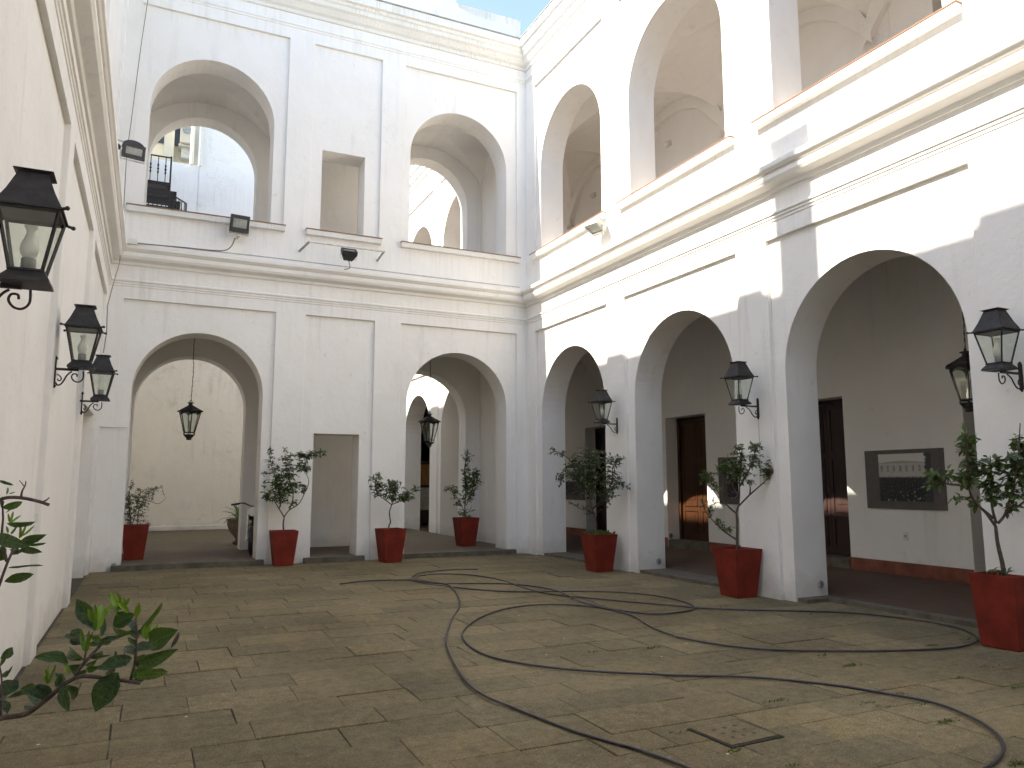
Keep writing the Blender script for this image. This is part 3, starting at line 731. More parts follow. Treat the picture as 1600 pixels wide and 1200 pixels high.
# ------------------------------------------------------------------ wall lanterns
def wall_lantern(label, loc, rz, ax=.34):
    """local +X points away from the wall; the wall plate is centred on the origin"""
    t = thing('wall_lantern', label, 'lantern', loc, rz, 'wall lanterns around the courtyard')
    zb = .045
    m = MB(); m.box((.006, 0, 0), (.012, .038, .25)); m.frustum((.006, 0), .125, .155, .018, .004, 4); m.frustum((.006, 0), -.155, -.125, .004, .018, 4); obj('wall_plate', m, IRON, t)
    m = MB(); m.box((ax / 2 - .02, 0, .03), (ax, .022, .022)); obj('bracket_arm', m, IRON, t)
    k_ = ax / .34; sc = [(.014, 0, -.10), (.05 * k_, 0, -.125), (.09 * k_, 0, -.115), (.125 * k_, 0, -.08), (.155 * k_, 0, -.035), (.19 * k_, 0, -.005), (.225 * k_, 0, .012)]
    m = MB(); m.tube(catmull(sc, 5), .0075, 5)
    cu = [(ax + .02, 0, .02), (ax + .02, 0, -.05), (ax - .01, 0, -.085), (ax - .05, 0, -.08), (ax - .075, 0, -.045), (ax - .065, 0, -.012), (ax - .035, 0, -.012), (ax - .03, 0, -.035)]
    m.tube(catmull(cu, 5), .007, 5)
    cu = [(.02, 0, -.02), (.045, 0, -.035), (.06, 0, -.06), (.05, 0, -.082), (.034, 0, -.078), (.032, 0, -.062)]
    m.tube(catmull(cu, 5), .006, 5); obj('scroll_bracket', m, IRON, t)
    # tray
    m = MB(); m.frustum((ax, 0), zb, zb + .018, .115, .112); m.frustum((ax, 0), zb + .018, zb + .062, .112, .078); m.frustum((ax, 0), zb + .062, zb + .074, .085, .085); obj('base_tray', m, TIN, t)
    z0, z1 = zb + .074, zb + .385; a, b = .076, .138
    for sx, sy in ((1, 1), (1, -1), (-1, -1), (-1, 1)):
        m = MB(); m.tube([(ax + sx * a, sy * a, z0), (ax + sx * b, sy * b, z1)], .0095, 4); obj('corner_bar', m, IRON, t)
        g = MB(); c = [(sx, sy), (-sy, sx)]
        q0 = [(ax + p[0] * a * .97, p[1] * a * .97, z0) for p in c]; q1 = [(ax + p[0] * b * .97, p[1] * b * .97, z1) for p in c]
        g.quad(q0[0], q0[1], q1[1], q1[0]); obj('glass_pane', g, GLASS, t)
        m = MB(); d = Vector((sx, sy, 0)).normalized(); p = Vector((ax + sx * b, sy * b, z1 + .008))
        m.tube([p - d * .01, p + d * .055], .009, 5); m.sphere(p + d * .058, .013, 6, 4); obj('corner_lug', m, IRON, t)
    m = MB(); m.frustum((ax, 0), z1 - .012, z1 + .006, b + .004, b + .006, cap=False)
    m.frustum((ax, 0), z1 + .006, z1 + .018, .158, .156); m.frustum((ax, 0), z1 + .018, z1 + .10, .150, .112, cap=False); m.frustum((ax, 0), z1 + .10, z1 + .215, .112, .070)
    m.frustum((ax, 0), z1 + .215, z1 + .228, .070, .094); m.frustum((ax, 0), z1 + .228, z1 + .242, .094, .02); obj('roof_cap', m, TIN, t)
    m = MB(); m.lathe((ax, 0, z0 + .002), [(.036, 0), (.036, .065), (.03, .07)], 14); s = obj('lamp_socket', m, BULB, t, smooth=True)
    m = MB(); m.lathe((ax, 0, z0 + .07), [(.026, 0), (.040, .025), (.046, .05), (.042, .078), (.028, .112), (.020, .142), (.022, .158), (.034, .178)], 16, cap=False); obj('glass_chimney', m, FROST, s, smooth=True)
    return t
L0 = wall_lantern('large black lantern cut by the left picture edge, nearest on the left wall', (XL, 4.70, 2.60), 0, .22)
R0 = wall_lantern('black lantern on the right wall between the two far arches', (XR, 12.17, 2.66), math.pi)
dup(L0, (XL, 8.40, 2.65), 0, 'black scroll bracket lantern on the left wall, second from the near end')
dup(L0, (XL, 11.7, 2.66), 0, 'black lantern farthest along the left wall with a wire running up from it')
dup(R0, (XR, 8.46, 2.66), math.pi, 'black lantern on the right wall between middle arch and widest near arch')
dup(R0, (XR, 4.74, 2.66), math.pi, 'black lantern on the right wall at the right picture edge above the tree')

# ------------------------------------------------------------------ hanging lanterns
def hang_lantern(label, loc, top):
    t = thing('hanging_lantern', label, 'lantern', loc, .12, 'hanging lanterns in the arcades')     # origin: bottom finial
    m = MB(); m.lathe((0, 0, 0), [(.045, 0), (.055, .015), (.05, .035), (.075, .055), (.095, .10), (.098, .115)], 12); obj('base_finial', m, TIN, t)
    m = MB()
    for k in range(6):
        q = math.pi / 3 * k + math.pi / 6
        m.tube([(.085 * math.cos(q), .085 * math.sin(q), .08), (.118 * math.cos(q), .118 * math.sin(q), .115), (.112 * math.cos(q), .112 * math.sin(q), .17)], .009, 4)
    m.frustum((0, 0), .150, .166, .105, .108, 6); obj('gallery_ring', m, IRON, t)
    z0, z1, a, b = .166, .60, .100, .195
    for k in range(6):
        q = math.pi / 3 * k + math.pi / 6; q2 = q + math.pi / 3
        e = 1 / math.cos(math.pi / 6)
        m = MB(); m.tube([(a * e * math.cos(q), a * e * math.sin(q), z0), (b * e * math.cos(q), b * e * math.sin(q), z1)], .0105, 4); obj('corner_bar', m, IRON, t)
        A0 = Vector((a * e * math.cos(q), a * e * math.sin(q), z0)); A1 = Vector((a * e * math.cos(q2), a * e * math.sin(q2), z0))
        B0 = Vector((b * e * math.cos(q), b * e * math.sin(q), z1)); B1 = Vector((b * e * math.cos(q2), b * e * math.sin(q2), z1))
        g = MB(); g.quad(A0 * .98, A1 * .98, B1 * .98, B0 * .98); obj('glass_pane', g, GLASS, t)
        # arched head of each pane
        m = MB(); n = 10; lo = []
        for i in range(n + 1):
            s = i / n; dz = math.sin(math.pi * s) ** .6
            lo.append(A0.lerp(B0, .78 + .17 * dz).lerp(A1.lerp(B1, .78 + .17 * dz), s))
        up = [B0.lerp(B1, i / n) for i in range(n + 1)]
        for i in range(n): m.quad(lo[i], lo[i + 1], up[i + 1], up[i])
        obj('arched_frame', m, IRON, t)
    m = MB(); m.frustum((0, 0), .595, .612, .235, .24, 6); m.frustum((0, 0), .612, .70, .236, .10, 6, cap=False); m.frustum((0, 0), .70, .735, .10, .05, 6)
    m.lathe((0, 0, .73), [(.042, 0), (.042, .05), (.07, .055), (.07, .066), (.02, .075)], 12); obj('roof_cap', m, TIN, t)
    m = MB(); m.lathe((0, 0, z0), [(.03, 0), (.03, .08), (.018, .09), (.018, .24), (.012, .25)], 10); obj('candle_lamp', m, BULB, t)
    m = MB(); zt = top - loc[2]; pts = []
    z = .80; k = 0
    while z < zt:
        pts.append((.004 * math.sin(k * 1.7) + .02 * math.sin((z - .8) * 2.2) * (1 if z < 1.7 else .3), .004 * math.cos(k * 1.3), z)); z += .05; k += 1
    pts.append((0, 0, zt)); m.tube(pts, [.010 if i % 2 else .006 for i in range(len(pts))], 5)
    ring = [(.028 * math.cos(q), 0, .815 + .028 * math.sin(q)) for q in [2 * math.pi * i / 12 for i in range(13)]]; m.tube(ring, .006, 4)
    obj('chain', m, IRON, t); return t
hang_lantern('six-sided black lantern hanging from a chain in the large left arch', (.74, 17.6, 2.50), 4.86)
hang_lantern('six-sided black lantern hanging in the arch beside the courtyard corner', (6.10, 17.6, 2.46), 4.86)
hang_lantern('dark hexagonal lantern half hidden behind the near right pier', (9.7, 6.48, 2.52), 4.98)

# ------------------------------------------------------------------ flood lights, brackets, cables
def floodlight(name, label, loc, rz, tilt, w=.34, h=.27, d=.2, mt=DARKPLASTIC):
    t = thing(name, label, 'floodlight', loc, rz, 'floodlights fixed to the walls')
    Mx = Matrix.Rotation(tilt, 3, 'X')
    def put(n, fn, m, par=t):
        mb = MB(); fn(mb); mb.v = [tuple(Mx @ Vector(v)) for v in mb.v]; return obj(n, mb, m, par)
    def casing(mb):
        mb.box((0, -.03, 0), (w, .06, h))
        vs = [(-w / 2, 0, -h / 2), (w / 2, 0, -h / 2), (w / 2, 0, h / 2), (-w / 2, 0, h / 2), (-w * .3, d * .7, -h * .3), (w * .3, d * .7, -h * .3), (w * .3, d * .7, h * .3), (-w * .3, d * .7, h * .3)]
        mb.add(vs, [(4, 5, 6, 7), (0, 1, 5, 4), (1, 2, 6, 5), (2, 3, 7, 6), (3, 0, 4, 7)])
        for k in range(5): mb.box((-w * .24 + k * w * .12, d * .62, 0), (.012, d * .3, h * .62))
    body = put('casing', casing, mt)
    put('glass_front', lambda mb: mb.box((0, -.062, .03 * h), (w * .74, .008, h * .52)), LAMPGLASS, body)
    put('rim', lambda mb: [mb.box((0, -.068, sz * h * .40), (w, .022, h * .20)) for sz in (-1, 1)] + [mb.box((sz * w * .44, -.068, 0), (w * .11, .022, h * .59)) for sz in (-1, 1)], mt, body)
    yk = MB(); yk.tube([(-w / 2 - .012, 0, 0), (-w / 2 - .012, .02, -h * .62), (w / 2 + .012, .02, -h * .62), (w / 2 + .012, 0, 0)], .012, 4); obj('yoke', yk, PALEMETAL, t)
    return t
p = on_y(374, 350, 15.70)
fl = floodlight('floodlight', 'black square floodlight on the sill of the upper left arch', tuple(p), .12, R(14), .36, .34)
m = MB(); m.box((0, .1, -.24), (.05, .26, .03)); m.box((0, .03, -.19), (.34, .03, .04)); obj('mount', m, PALEMETAL, fl)
p = on_y(545, 396, 15.45)
fl = floodlight('floodlight', 'dark floodlight turned down on the bar under the small upper window', tuple(p), .05, R(-52), .32, .17, .2)
p = on_x(931, 354, 7.72)
fl = floodlight('floodlight', 'pale floodlight facing down below the sill of the far upper right arch', tuple(p), -R(75), R(62), .34, .30, .22, GREYMETAL)
p = on_y(208, 238, 13.2)
fl = floodlight('floodlight', 'rounded black floodlight on an arm high by the left wall', tuple(p), .25, R(10), .33, .22, .2)
m = MB(); m.tube([(-.95, .1, .16), (.05, .02, .16)], .016, 6); m.tube([(.03, .02, .16), (.02, .03, .08)], .02, 6); obj('support_arm', m, PALEMETAL, fl)
m = MB(); n_ = 10
for i in range(n_):
    a0, a1 = math.pi * i / n_, math.pi * (i + 1) / n_
    m.quad((.165 * math.cos(a0), -.03, .09 + .10 * math.sin(a0)), (.165 * math.cos(a1), -.03, .09 + .10 * math.sin(a1)), (.165 * math.cos(a1), .12, .07 + .06 * math.sin(a1)), (.165 * math.cos(a0), .12, .07 + .06 * math.sin(a0)))
    m.add([(0, -.03, .09), (.165 * math.cos(a0), -.03, .09 + .10 * math.sin(a0)), (.165 * math.cos(a1), -.03, .09 + .10 * math.sin(a1))], [(0, 1, 2)])
obj('hood', m, DARKPLASTIC, fl)
m = MB(); m.sphere((-.23, .0, .03), .05, 10, 8); m.tube([(-.23, 0, .03), (-.27, 0, -.06), (-.33, .02, -.12)], .012, 5); obj('sensor', m, DARKPLASTIC, fl)

t = thing('lamp_bar', 'thin metal bar with two short arms under the small upper window', 'bracket', (3.5, 15.9, 6.5))
pa, pb = on_y(483, 378, 15.45), on_y(600, 393, 15.45)
m = MB(); m.tube([pa, pb], .018, 6); obj('bar', m, PALEMETAL, t, True)
for q in (pa, pb):
    m = MB(); m.tube([q, (q.x + (-.1 if q is pa else -.0), 15.98, q.z - .06)], .026, 6); obj('arm', m, GREYMETAL, t, True)
t = tag(obj('electric_cable', (lambda mb: (mb.tube(catmull([on_y(*q, 15.72) for q in ((203, 380), (230, 382), (280, 386), (330, 391), (352, 391), (362, 384), (367, 372))], 6), .012, 5), mb)[1])(MB()), CABLE), 'grey cable lying along the cornice up to the square floodlight', 'cable')
m = MB(); m.tube([on_y(*q, 15.74) for q in ((202, 378), (300, 389), (420, 402), (560, 419), (700, 436), (812, 449))], .013, 5)
tag(obj('conduit_pipe', m, PVC), 'thin conduit running along the top of the back cornice', 'pipe')
m = MB(); m.tube(catmull([on_y(*q, 15.5) for q in ((543, 402), (546, 412), (546, 419), (538, 421))], 5), .010, 5)
tag(obj('electric_cable', m, CABLE), 'short loose cable hanging from the floodlight under small window', 'cable')
m = MB(); m.box((0, 0, 0), (.17, .12, .10)); o = obj('junction_box', m, WHITEPLASTIC); o.location = on_y(207, 378, 15.73); tag(o, 'small white junction box on the cornice at the left corner', 'junction box')
pts = [on_y(232, -6, 15.9), on_y(222, 60, 15.9), on_y(214, 120, 15.9), on_y(205, 190, 15.9), on_y(198, 240, 15.8), on_y(193, 330, 15.7), on_y(187, 410, 15.7), on_y(178, 440, 14.6), on_y(168, 478, 13.2), on_y(166.5, 520, 12.4), (XL + .22, 11.7, 3.36)]
m = MB(); m.tube(pts, .007, 4); tag(obj('electric_cable', m, CABLE), 'thin wire dropping from the roof to the farthest left lantern', 'cable')
m = MB(); m.tube([on_y(134, 660, 15.6), on_y(143, 660, 15.93), on_y(150, 666, 15.975), on_y(198, 668, 15.975)], .012, 5)
tag(obj('conduit_pipe', m, WHITEPLASTIC), 'thin white conduit crossing the wall left of the large arch', 'pipe')
m = MB(); m.tube([(-.45, 20.5, .05), (-.45, 20.5, 5.5)], .045, 8); tag(obj('drain_pipe', m, GREYMETAL), 'thin dark drain pipe beyond the large left arch', 'pipe')
m = MB(); m.tube([on_x(1185, 655, 7.925), on_x(1187, 700, 7.925), on_x(1188, 760, 7.925)], .006, 4); tag(obj('electric_cable', m, PVC), 'faint cable running down from the lantern by the middle arch', 'cable')

# small fittings
def disc(label, loc, rz, r=.055):
    t = thing('wall_socket', label, 'socket', loc, rz, 'round sockets at the foot of the walls')
    m = MB(); m.lathe((0, 0, 0), [(r, 0), (r, .012), (r * .8, .02)], 16); me = m.mesh('rim'); o = obj('rim', me, GREYMETAL, t); o.rotation_euler = (0, R(90), 0)
    m = MB(); m.lathe((0, 0, .018), [(r * .55, 0), (r * .5, .006)], 12); me = m.mesh('cover'); o = obj('cover', me, BULB, t); o.rotation_euler = (0, R(90), 0)
    return t
def sock_y(px, py, label, yj):    # on an arch jamb that faces the viewer
    p = on_y(px, py, yj); disc(label, (p.x, yj - .001, p.z), -math.pi / 2)
sock_y(1282, 913, 'round grey socket low on the pier left of the near right arch', 7.96)
sock_y(1029, 877, 'round grey socket low on the pier left of the middle right arch', 11.66)
p = on_y(231, 820, 26.95); disc('round vent low on the wall beyond the left arch', (p.x, 26.95, p.z), -math.pi / 2, .09)
p = on_y(178, 884, 15.99); disc('dark round socket beside the step of the large left arch', (p.x, 15.99, p.z), -math.pi / 2, .05)
p = on_y(1048, 837, 14.59); disc('round socket low in the recess of the sunlit door', (p.x, 14.59, p.z), -math.pi / 2, .06)
t = thing('power_outlet', 'small white power outlet below the large framed photograph', 'outlet', tuple(on_x(1416, 838, XA)))
m = MB(); m.box((-.006, 0, 0), (.012, .085, .13)); obj('plate', m, WHITEPLASTIC, t); m = MB(); m.box((-.014, 0, 0), (.006, .035, .045)); obj('socket_face', m, GREYMETAL, t)
t = thing('globe_lamp', 'round white globe lamp on the vault inside the farthest right arch', 'lamp', tuple(on_x(905, 577, 9.7)))
m = MB(); m.sphere((0, 0, 0), .16, 16, 10); obj('globe', m, FROST, t, smooth=True); m = MB(); m.lathe((0, 0, .13), [(.05, 0), (.06, .05), (.012, .06), (.012, .5)], 10); obj('stem', m, PALEMETAL, t)
for px, py, lb_ in ((1046, 225, 'small bulkhead lamp on the shaded wall inside the middle upper arch'), (929, 305, 'small bulkhead lamp on the shaded wall inside the far upper arch')):
    t = thing('bulkhead_lamp', lb_, 'lamp', tuple(on_x(px, py, XA)), math.pi, 'bulkhead lamps in the upper gallery')
    m = MB(); m.box((.03, 0, 0), (.06, .16, .12)); obj('base', m, PALEMETAL, t); m = MB(); m.sphere((.09, 0, -.02), .075, 10, 6, (1, 1.1, .8)); obj('lamp_glass', m, FROST, t, smooth=True)

# ------------------------------------------------------------------ photographs on the gallery wall
def print_mat(seed):
    m, nt, b = new_mat('grey_photograph_print'); n = N(nt); tc = n.node('ShaderNodeTexCoord').outputs['Generated']
    off = n.node('ShaderNodeVectorMath', operation='ADD'); n.link(tc, off.inputs[0]); off.inputs[1].default_value = (seed, seed, 0); Q = off.outputs[0]
    s = n.sep(tc); u = n.math('SUBTRACT', 1.0, s[1]); v = s[2]
    vv = n.math('ADD', v, n.math('MULTIPLY', n.math('SUBTRACT', n.noise(n.scale(Q, (9, 9, 2)), 3, 4), .5), .10))
    crowd = n.mix(n.ramp(n.noise(Q, 38, 3, .7), .56, .72), (.012, .012, .014), (.28, .27, .26))
    crowd = n.mix(n.math('MULTIPLY', n.ramp(n.noise(n.scale(Q, (14, 14, 22)), 1, 2), .62, .68), n.ramp(v, .3, .05)), crowd, (.6, .58, .56))
    win = n.math('MULTIPLY', n.ramp(n.math('PINGPONG', n.math('MULTIPLY', u, 8.2), .5), .30, .34), n.math('MULTIPLY', n.ramp(v, .62, .63), n.ramp(v, .76, .75)))
    bld = n.mix(n.math('MULTIPLY', win, n.ramp(n.noise(Q, 24, 3), .35, .6, .2, .8)), n.mix(n.noise(Q, 10, 4), (.40, .39, .375), (.58, .565, .54)), (.12, .12, .12))
    corn = n.math('MULTIPLY', n.ramp(v, .80, .81), n.ramp(v, .84, .83))
    bld = n.mix(n.math('MULTIPLY', corn, .6), bld, (.28, .275, .265))
    roof = n.math('SUBTRACT', .855, n.math('MULTIPLY', n.math('ABSOLUTE', n.math('SUBTRACT', u, .45)), .10))
    bld = n.mix(n.ramp(n.math('SUBTRACT', v, roof), 0, .01), bld, (.68, .665, .64))
    col = n.mix(n.ramp(vv, .49, .53), crowd, bld)
    tree = n.ramp(n.math('ADD', u, n.math('MULTIPLY', n.noise(Q, 8, 4), .22)), .99, 1.02)
    col = n.mix(tree, col, (.05, .05, .05))
    n.link(col, b.inputs['Base Color']); b.inputs['Roughness'].default_value = .45; return m
BOARD = simple('dark_taupe_mount_board', (.115, .100, .096), .6, 0, .1)
def picture(label, y0, y1, z0, z1, seed):
    t = thing('framed_photograph', label, 'picture', (XA, (y0 + y1) / 2, z0), 0, 'photographs on the gallery wall')
    w, h = y1 - y0, z1 - z0
    m = MB(); m.box((-.012, 0, h / 2), (.024, w, h)); bd = obj('mount_board', m, BOARD, t)
    m = MB(); m.box((-.027, -.02 * w, h * .53), (.006, w * .66, h * .80)); obj('photo_print', m, print_mat(seed), bd)
picture('large grey mounted photograph of a crowd before a building', 7.70, 9.11, 1.18, 2.12, 0.0)
picture('grey mounted photograph half hidden behind the bare-stemmed middle tree', 11.36, 12.78, 1.16, 2.12, 3.1)
picture('grey mounted photograph seen low through the farthest right arch', 18.30, 19.75, 1.12, 2.08, 5.7)

# door with a coloured notice at the far end of the gallery
t = thing('end_door', 'dark narrow door with an orange upper panel seen far through the corner arch', 'door', (9.25, 26.8, .17))
m = MB(); m.box((0, 0, 1.1), (.95, .08, 2.2)); dl = obj('door_leaf', m, DOORBROWN, t)
m = MB(); m.box((0, -.05, 1.72), (.8, .02, .75)); obj('notice_panel', m, wood('orange_painted_board', (.36, .15, .03)), t)
m = MB(); m.box((0, -.05, .85), (.6, .02, .8)); obj('lower_panel', m, GREYMETAL, t)
w = MB(); w.box((9.4, 27.1, 6), (2.95, .2, 12.2)); tag(obj('gallery_end_wall', w, WHITE), 'plain white wall closing the far end of the right gallery', 'wall')

# ------------------------------------------------------------------ drain cover and hose
c4 = [on_z(1083, 1140, 0), on_z(1142, 1168, 0), on_z(1217, 1152, 0), on_z(1153, 1126, 0)]
cx = sum(p.x for p in c4) / 4; cy = sum(p.y for p in c4) / 4
hw = (c4[2] - c4[1]).length / 2 * .98; hd = (c4[1] - c4[0]).length / 2 * .98
t = thing('drain_cover', 'square stone drain cover with small holes in the paving', 'drain cover', (cx, cy, 0), R(3))
m = MB(); m.box((0, 0, .003), (hw * 2 + .045, hd * 2 + .045, .006)); obj('gap', m, DARKJOINT, t)
m = MB(); m.box((0, .008, .003), (hw * 2, hd * 2, .014)); cv = obj('stone_cover', m, SLAB, t)
for i in range(3):
    for j in range(3):
        m = MB(); m.lathe((-.09 + i * .09, -.075 + j * .085, .0085), [(.016, 0), (.015, .003)], 10); obj('drain_hole', m, SOIL, cv)

def zoomA(l): return [on_z(600 + x / 3.2, 860 + y / 3.2, .012) for x, y in l]
def zoomB(l): return [on_z(1050 + x / 2.909, 900 + y / 2.909, .012) for x, y in l]
h1 = [on_z(531, 912.5, .012), on_z(569, 908, .012), on_z(610, 906.5, .012)] + zoomA([(60, 150), (160, 150), (250, 163), (320, 175), (352, 200), (378, 250), (372, 292), (345, 330), (322, 390), (311, 450), (330, 520), (370, 600), (430, 680), (520, 740), (650, 792), (800, 850), (950, 905), (1100, 950), (1250, 992), (1390, 1042), (1500, 1085), (1700, 1170), (1950, 1290), (2250, 1420)])
h2 = zoomA([(470, 95), (350, 98), (230, 108), (165, 120), (138, 140), (150, 152), (220, 168), (300, 178), (450, 195), (640, 207), (850, 207), (1000, 207), (1180, 213), (1350, 228), (1480, 253), (1550, 280), (1538, 298), (1450, 313), (1340, 318), (1220, 308), (1100, 288), (1000, 265), (930, 232), (850, 200), (740, 180), (620, 168), (450, 166), (290, 166), (200, 158), (152, 148), (165, 134), (200, 126), (270, 120), (400, 122), (520, 135), (600, 152), (680, 180), (760, 205), (870, 225), (1000, 238), (1200, 258), (1400, 275), (1540, 287)])
h2 += zoomB([(120, 147), (350, 155), (600, 160), (800, 167), (980, 185), (1150, 208), (1300, 240), (1370, 270), (1388, 292), (1360, 312), (1280, 328), (1100, 338), (800, 341), (500, 338), (300, 325), (150, 305), (20, 279)])
h2 += zoomA([(1480, 440), (1380, 405), (1310, 370), (1260, 335), (1190, 310), (1080, 287), (950, 275), (800, 273), (680, 283), (570, 305), (470, 345), (410, 390), (392, 420), (410, 460), (460, 500), (560, 540), (720, 573), (900, 597), (1100, 613), (1350, 625)])
h2 += zoomB([(0, 455), (200, 457), (400, 464), (600, 481), (800, 506), (1000, 541), (1180, 577), (1300, 620), (1420, 680), (1490, 740), (1506, 790), (1480, 840), (1410, 880), (1300, 925), (1150, 985)])
end = h1[-1]; last = h2[-1]
loop = [last.lerp(end, .5) + Vector((.05, -.12, 0))]
path = h2 + loop + list(reversed(h1))
hp = catmull(path, 6)
for i, p in enumerate(hp):
    p.z = .0135 + .004 * (1 + math.sin(i * .11)) + rng.uniform(-.0006, .0006)
m = MB(); m.tube(hp, .0102, 8); tag(obj('garden_hose', m, RUBBER, smooth=True), 'long dark rubber hose looped loosely across the stone paving', 'hose')

# ------------------------------------------------------------------ planters and trees
def leaf_geo(L=1.0, W=.40, fold=.12, curl=.18):
    st = [(0, 0), (.18, .62), (.42, 1.0), (.70, .78), (.90, .32), (1.0, 0)]
    vs = []; fs = []
    for i, (t, w) in enumerate(st):
        z = -curl * t * t * L
        if w == 0: vs.append((t * L, 0, z))
        else:
            hw_ = w * W * L / 2
            vs += [(t * L, -hw_, z + fold * w * W * L), (t * L, 0, z), (t * L, hw_, z + fold * w * W * L)]
    fs = [(0, 2, 1), (0, 3, 2)]
    for k in range(3):
        a = 1 + k * 3; b = a + 3
        fs += [(a, a + 1, b + 1, b), (a + 1, a + 2, b + 2, b + 1)]
    fs += [(10, 11, 13), (11, 12, 13)]
    return np.array(vs), fs
LV, LF = leaf_geo()
LVN, LFN = leaf_geo(1.0, .30, .10, .22)

def leaf_basis(d, roll):
    d = d.normalized(); up = Vector((0, 0, 1)) if abs(d.z) < .95 else Vector((1, 0, 0))
    s = up.cross(d).normalized(); n = d.cross(s)
    c, q = math.cos(roll), math.sin(roll)
    s2 = s * c + n * q; n2 = n * c - s * q
    return Matrix((( d.x, s2.x, n2.x), (d.y, s2.y, n2.y), (d.z, s2.z, n2.z)))

def planter(t, w0=.35, w1=.49, h=.67):
    a, b = w0 / 2, w1 / 2
    m = MB(); m.frustum((0, 0), 0, .012, a * .97, a, cap=True); m.frustum((0, 0), .012, h, a, b, cap=False); m.frustum((0, 0), h, h + .001, b, b - .022, cap=False)
    m.frustum((0, 0), h - .10, h + .001, b - .036, b - .022, cap=False)
    po = obj('planter', m, REDPOT, t)
    m = MB(); n = 8; vs = []; fs = []; e = b - .034
    for j in range(n + 1):
        for i in range(n + 1): vs.append((-e + 2 * e * i / n, -e + 2 * e * j / n, h - .055 + .014 * math.sin(i * 2.1 + j) + .01 * math.cos(j * 2.7)))
    for j in range(n):
        for i in range(n): k = j * (n + 1) + i; fs.append((k, k + 1, k + n + 2, k + n + 1))
    m.add(vs, fs); obj('soil', m, SOIL, po)

DENS = 2.7
def tree(label, loc, rz, branches, clusters, leaf=.06, mt=LEAF, narrow=False, single=0, seed=1, r0=.018, bark=BARK, pot=(.35, .49, .67), droop=.35, group='small trees in red planters'):
    """branches: pixel polylines (traced on the upright plane through the pot) ; clusters: (px, py, rx, ry, leaves)"""
    rd = random.Random(seed)
    t = thing('potted_tree', label, 'potted tree', loc, rz, group)
    planter(t, *pot)
    base = Vector(loc); dep = (base - CAMP).dot(_f)
    back = Vector((_f.x, _f.y, 0)).normalized()
    Minv = Matrix.Rotation(-rz, 4, 'Z')
    def W(px, py, off=0.0): return Minv @ (at_depth(px, py, dep + off) - base)
    lines = []
    for bi, br in enumerate(branches):
        amp = 0 if bi == 0 else rd.uniform(-.16, .16)
        n = len(br); pts = [W(x, y, amp * (i / (n - 1)) ** 1.3) for i, (x, y) in enumerate(br)]
        if bi == 0: pts[0].z = pot[2] - .08
        pts = catmull(pts, 4)
        rr0 = r0 if bi == 0 else r0 * .62
        rr1 = rr0 * (.62 if bi == 0 else .30)
        rs = [rr0 + (rr1 - rr0) * i / (len(pts) - 1) for i in range(len(pts))]
        m = MB(); m.tube(pts, rs, 7); obj('trunk' if bi == 0 else 'branch', m, bark, t, smooth=True)
        lines.append((pts, amp))
    allp = [p for l, a in lines for p in l]
    V, Fc = (LVN, LFN) if narrow else (LV, LF)
    tw = MB(); vs = []; fs = []; singles = []; count = 0
    for (cx, cy, rx, ry, nl) in clusters:
        cen = W(cx, cy); ux = (W(cx + rx, cy) - cen).length; uz = (W(cx, cy + ry) - cen).length; ud = min(ux, uz) * .9 + .03
        right = (W(cx + 10, cy) - cen).normalized(); up = Vector((0, 0, 1)); bk = Minv.to_3x3() @ back
        nl = int(nl * DENS * (.62 if narrow else 1)); q = max(2, nl // 4)
        for k in range(q):
            while True:
                a, b, c = rd.uniform(-1, 1), rd.uniform(-1, 1), rd.uniform(-1, 1)
                if a * a + b * b + c * c <= 1: break
            tip = cen + right * a * ux * 1.28 + up * b * uz * 1.28 + bk * c * ud
            cand = sorted(allp, key=lambda p: (p - tip).length + (.12 if p.z > tip.z else 0))[0]
            mid = cand.lerp(tip, .55) + Vector((rd.uniform(-.02, .02), rd.uniform(-.02, .02), rd.uniform(.0, .04)))
            pts = catmull([cand, mid, tip], 4)
            L = sum((pts[i + 1] - pts[i]).length for i in range(len(pts) - 1))
            tw.tube(pts, [r0 * .16 * (1 - .6 * i / (len(pts) - 1)) + .0008 for i in range(len(pts))], 4)
            m_ = max(2, round(nl / q))
            for j in range(m_):
                f = 1 - ((j + rd.random() * .5) / m_) * min(.85, .34 / max(L, .05)); f = max(.1, f)
                x = f * (len(pts) - 1); i0 = min(int(x), len(pts) - 2); p = pts[i0].lerp(pts[i0 + 1], x - i0)
                dr = (pts[i0 + 1] - pts[i0]).normalized()
                sd = Vector((rd.uniform(-1, 1), rd.uniform(-1, 1), rd.uniform(-.5, .6)))
                d = (dr * rd.uniform(.1, .8) + sd).normalized(); d.z -= droop * rd.random(); d.normalize()
                s = leaf * rd.uniform(.65, 1.35); B = leaf_basis(d, rd.uniform(-.9, .9))
                if count < single: singles.append((p, B, s))
                else:
                    A = np.array(B) * s; o = len(vs)
                    vs.extend(map(tuple, V @ A.T + np.array(p))); fs.extend([tuple(i + o for i in f_) for f_ in Fc])
                count += 1
    if singles:
        me = bpy.data.meshes.new('leaf'); me.from_pydata([tuple(v) for v in V], [], Fc); me.materials.append(mt)
        for p in me.polygons: p.use_smooth = True
        for p, B, s in singles:
            o = bpy.data.objects.new('leaf', me); COL.objects.link(o); o.parent = t
            o.matrix_local = Matrix.Translation(p) @ (B.to_4x4() @ Matrix.Scale(s, 4))
    obj('twigs', tw, bark, t, kind='stuff')
    if vs:
        m = MB(); m.v = vs; m.f = fs; obj('foliage', m, mt, t, smooth=True, kind='stuff')
    return t

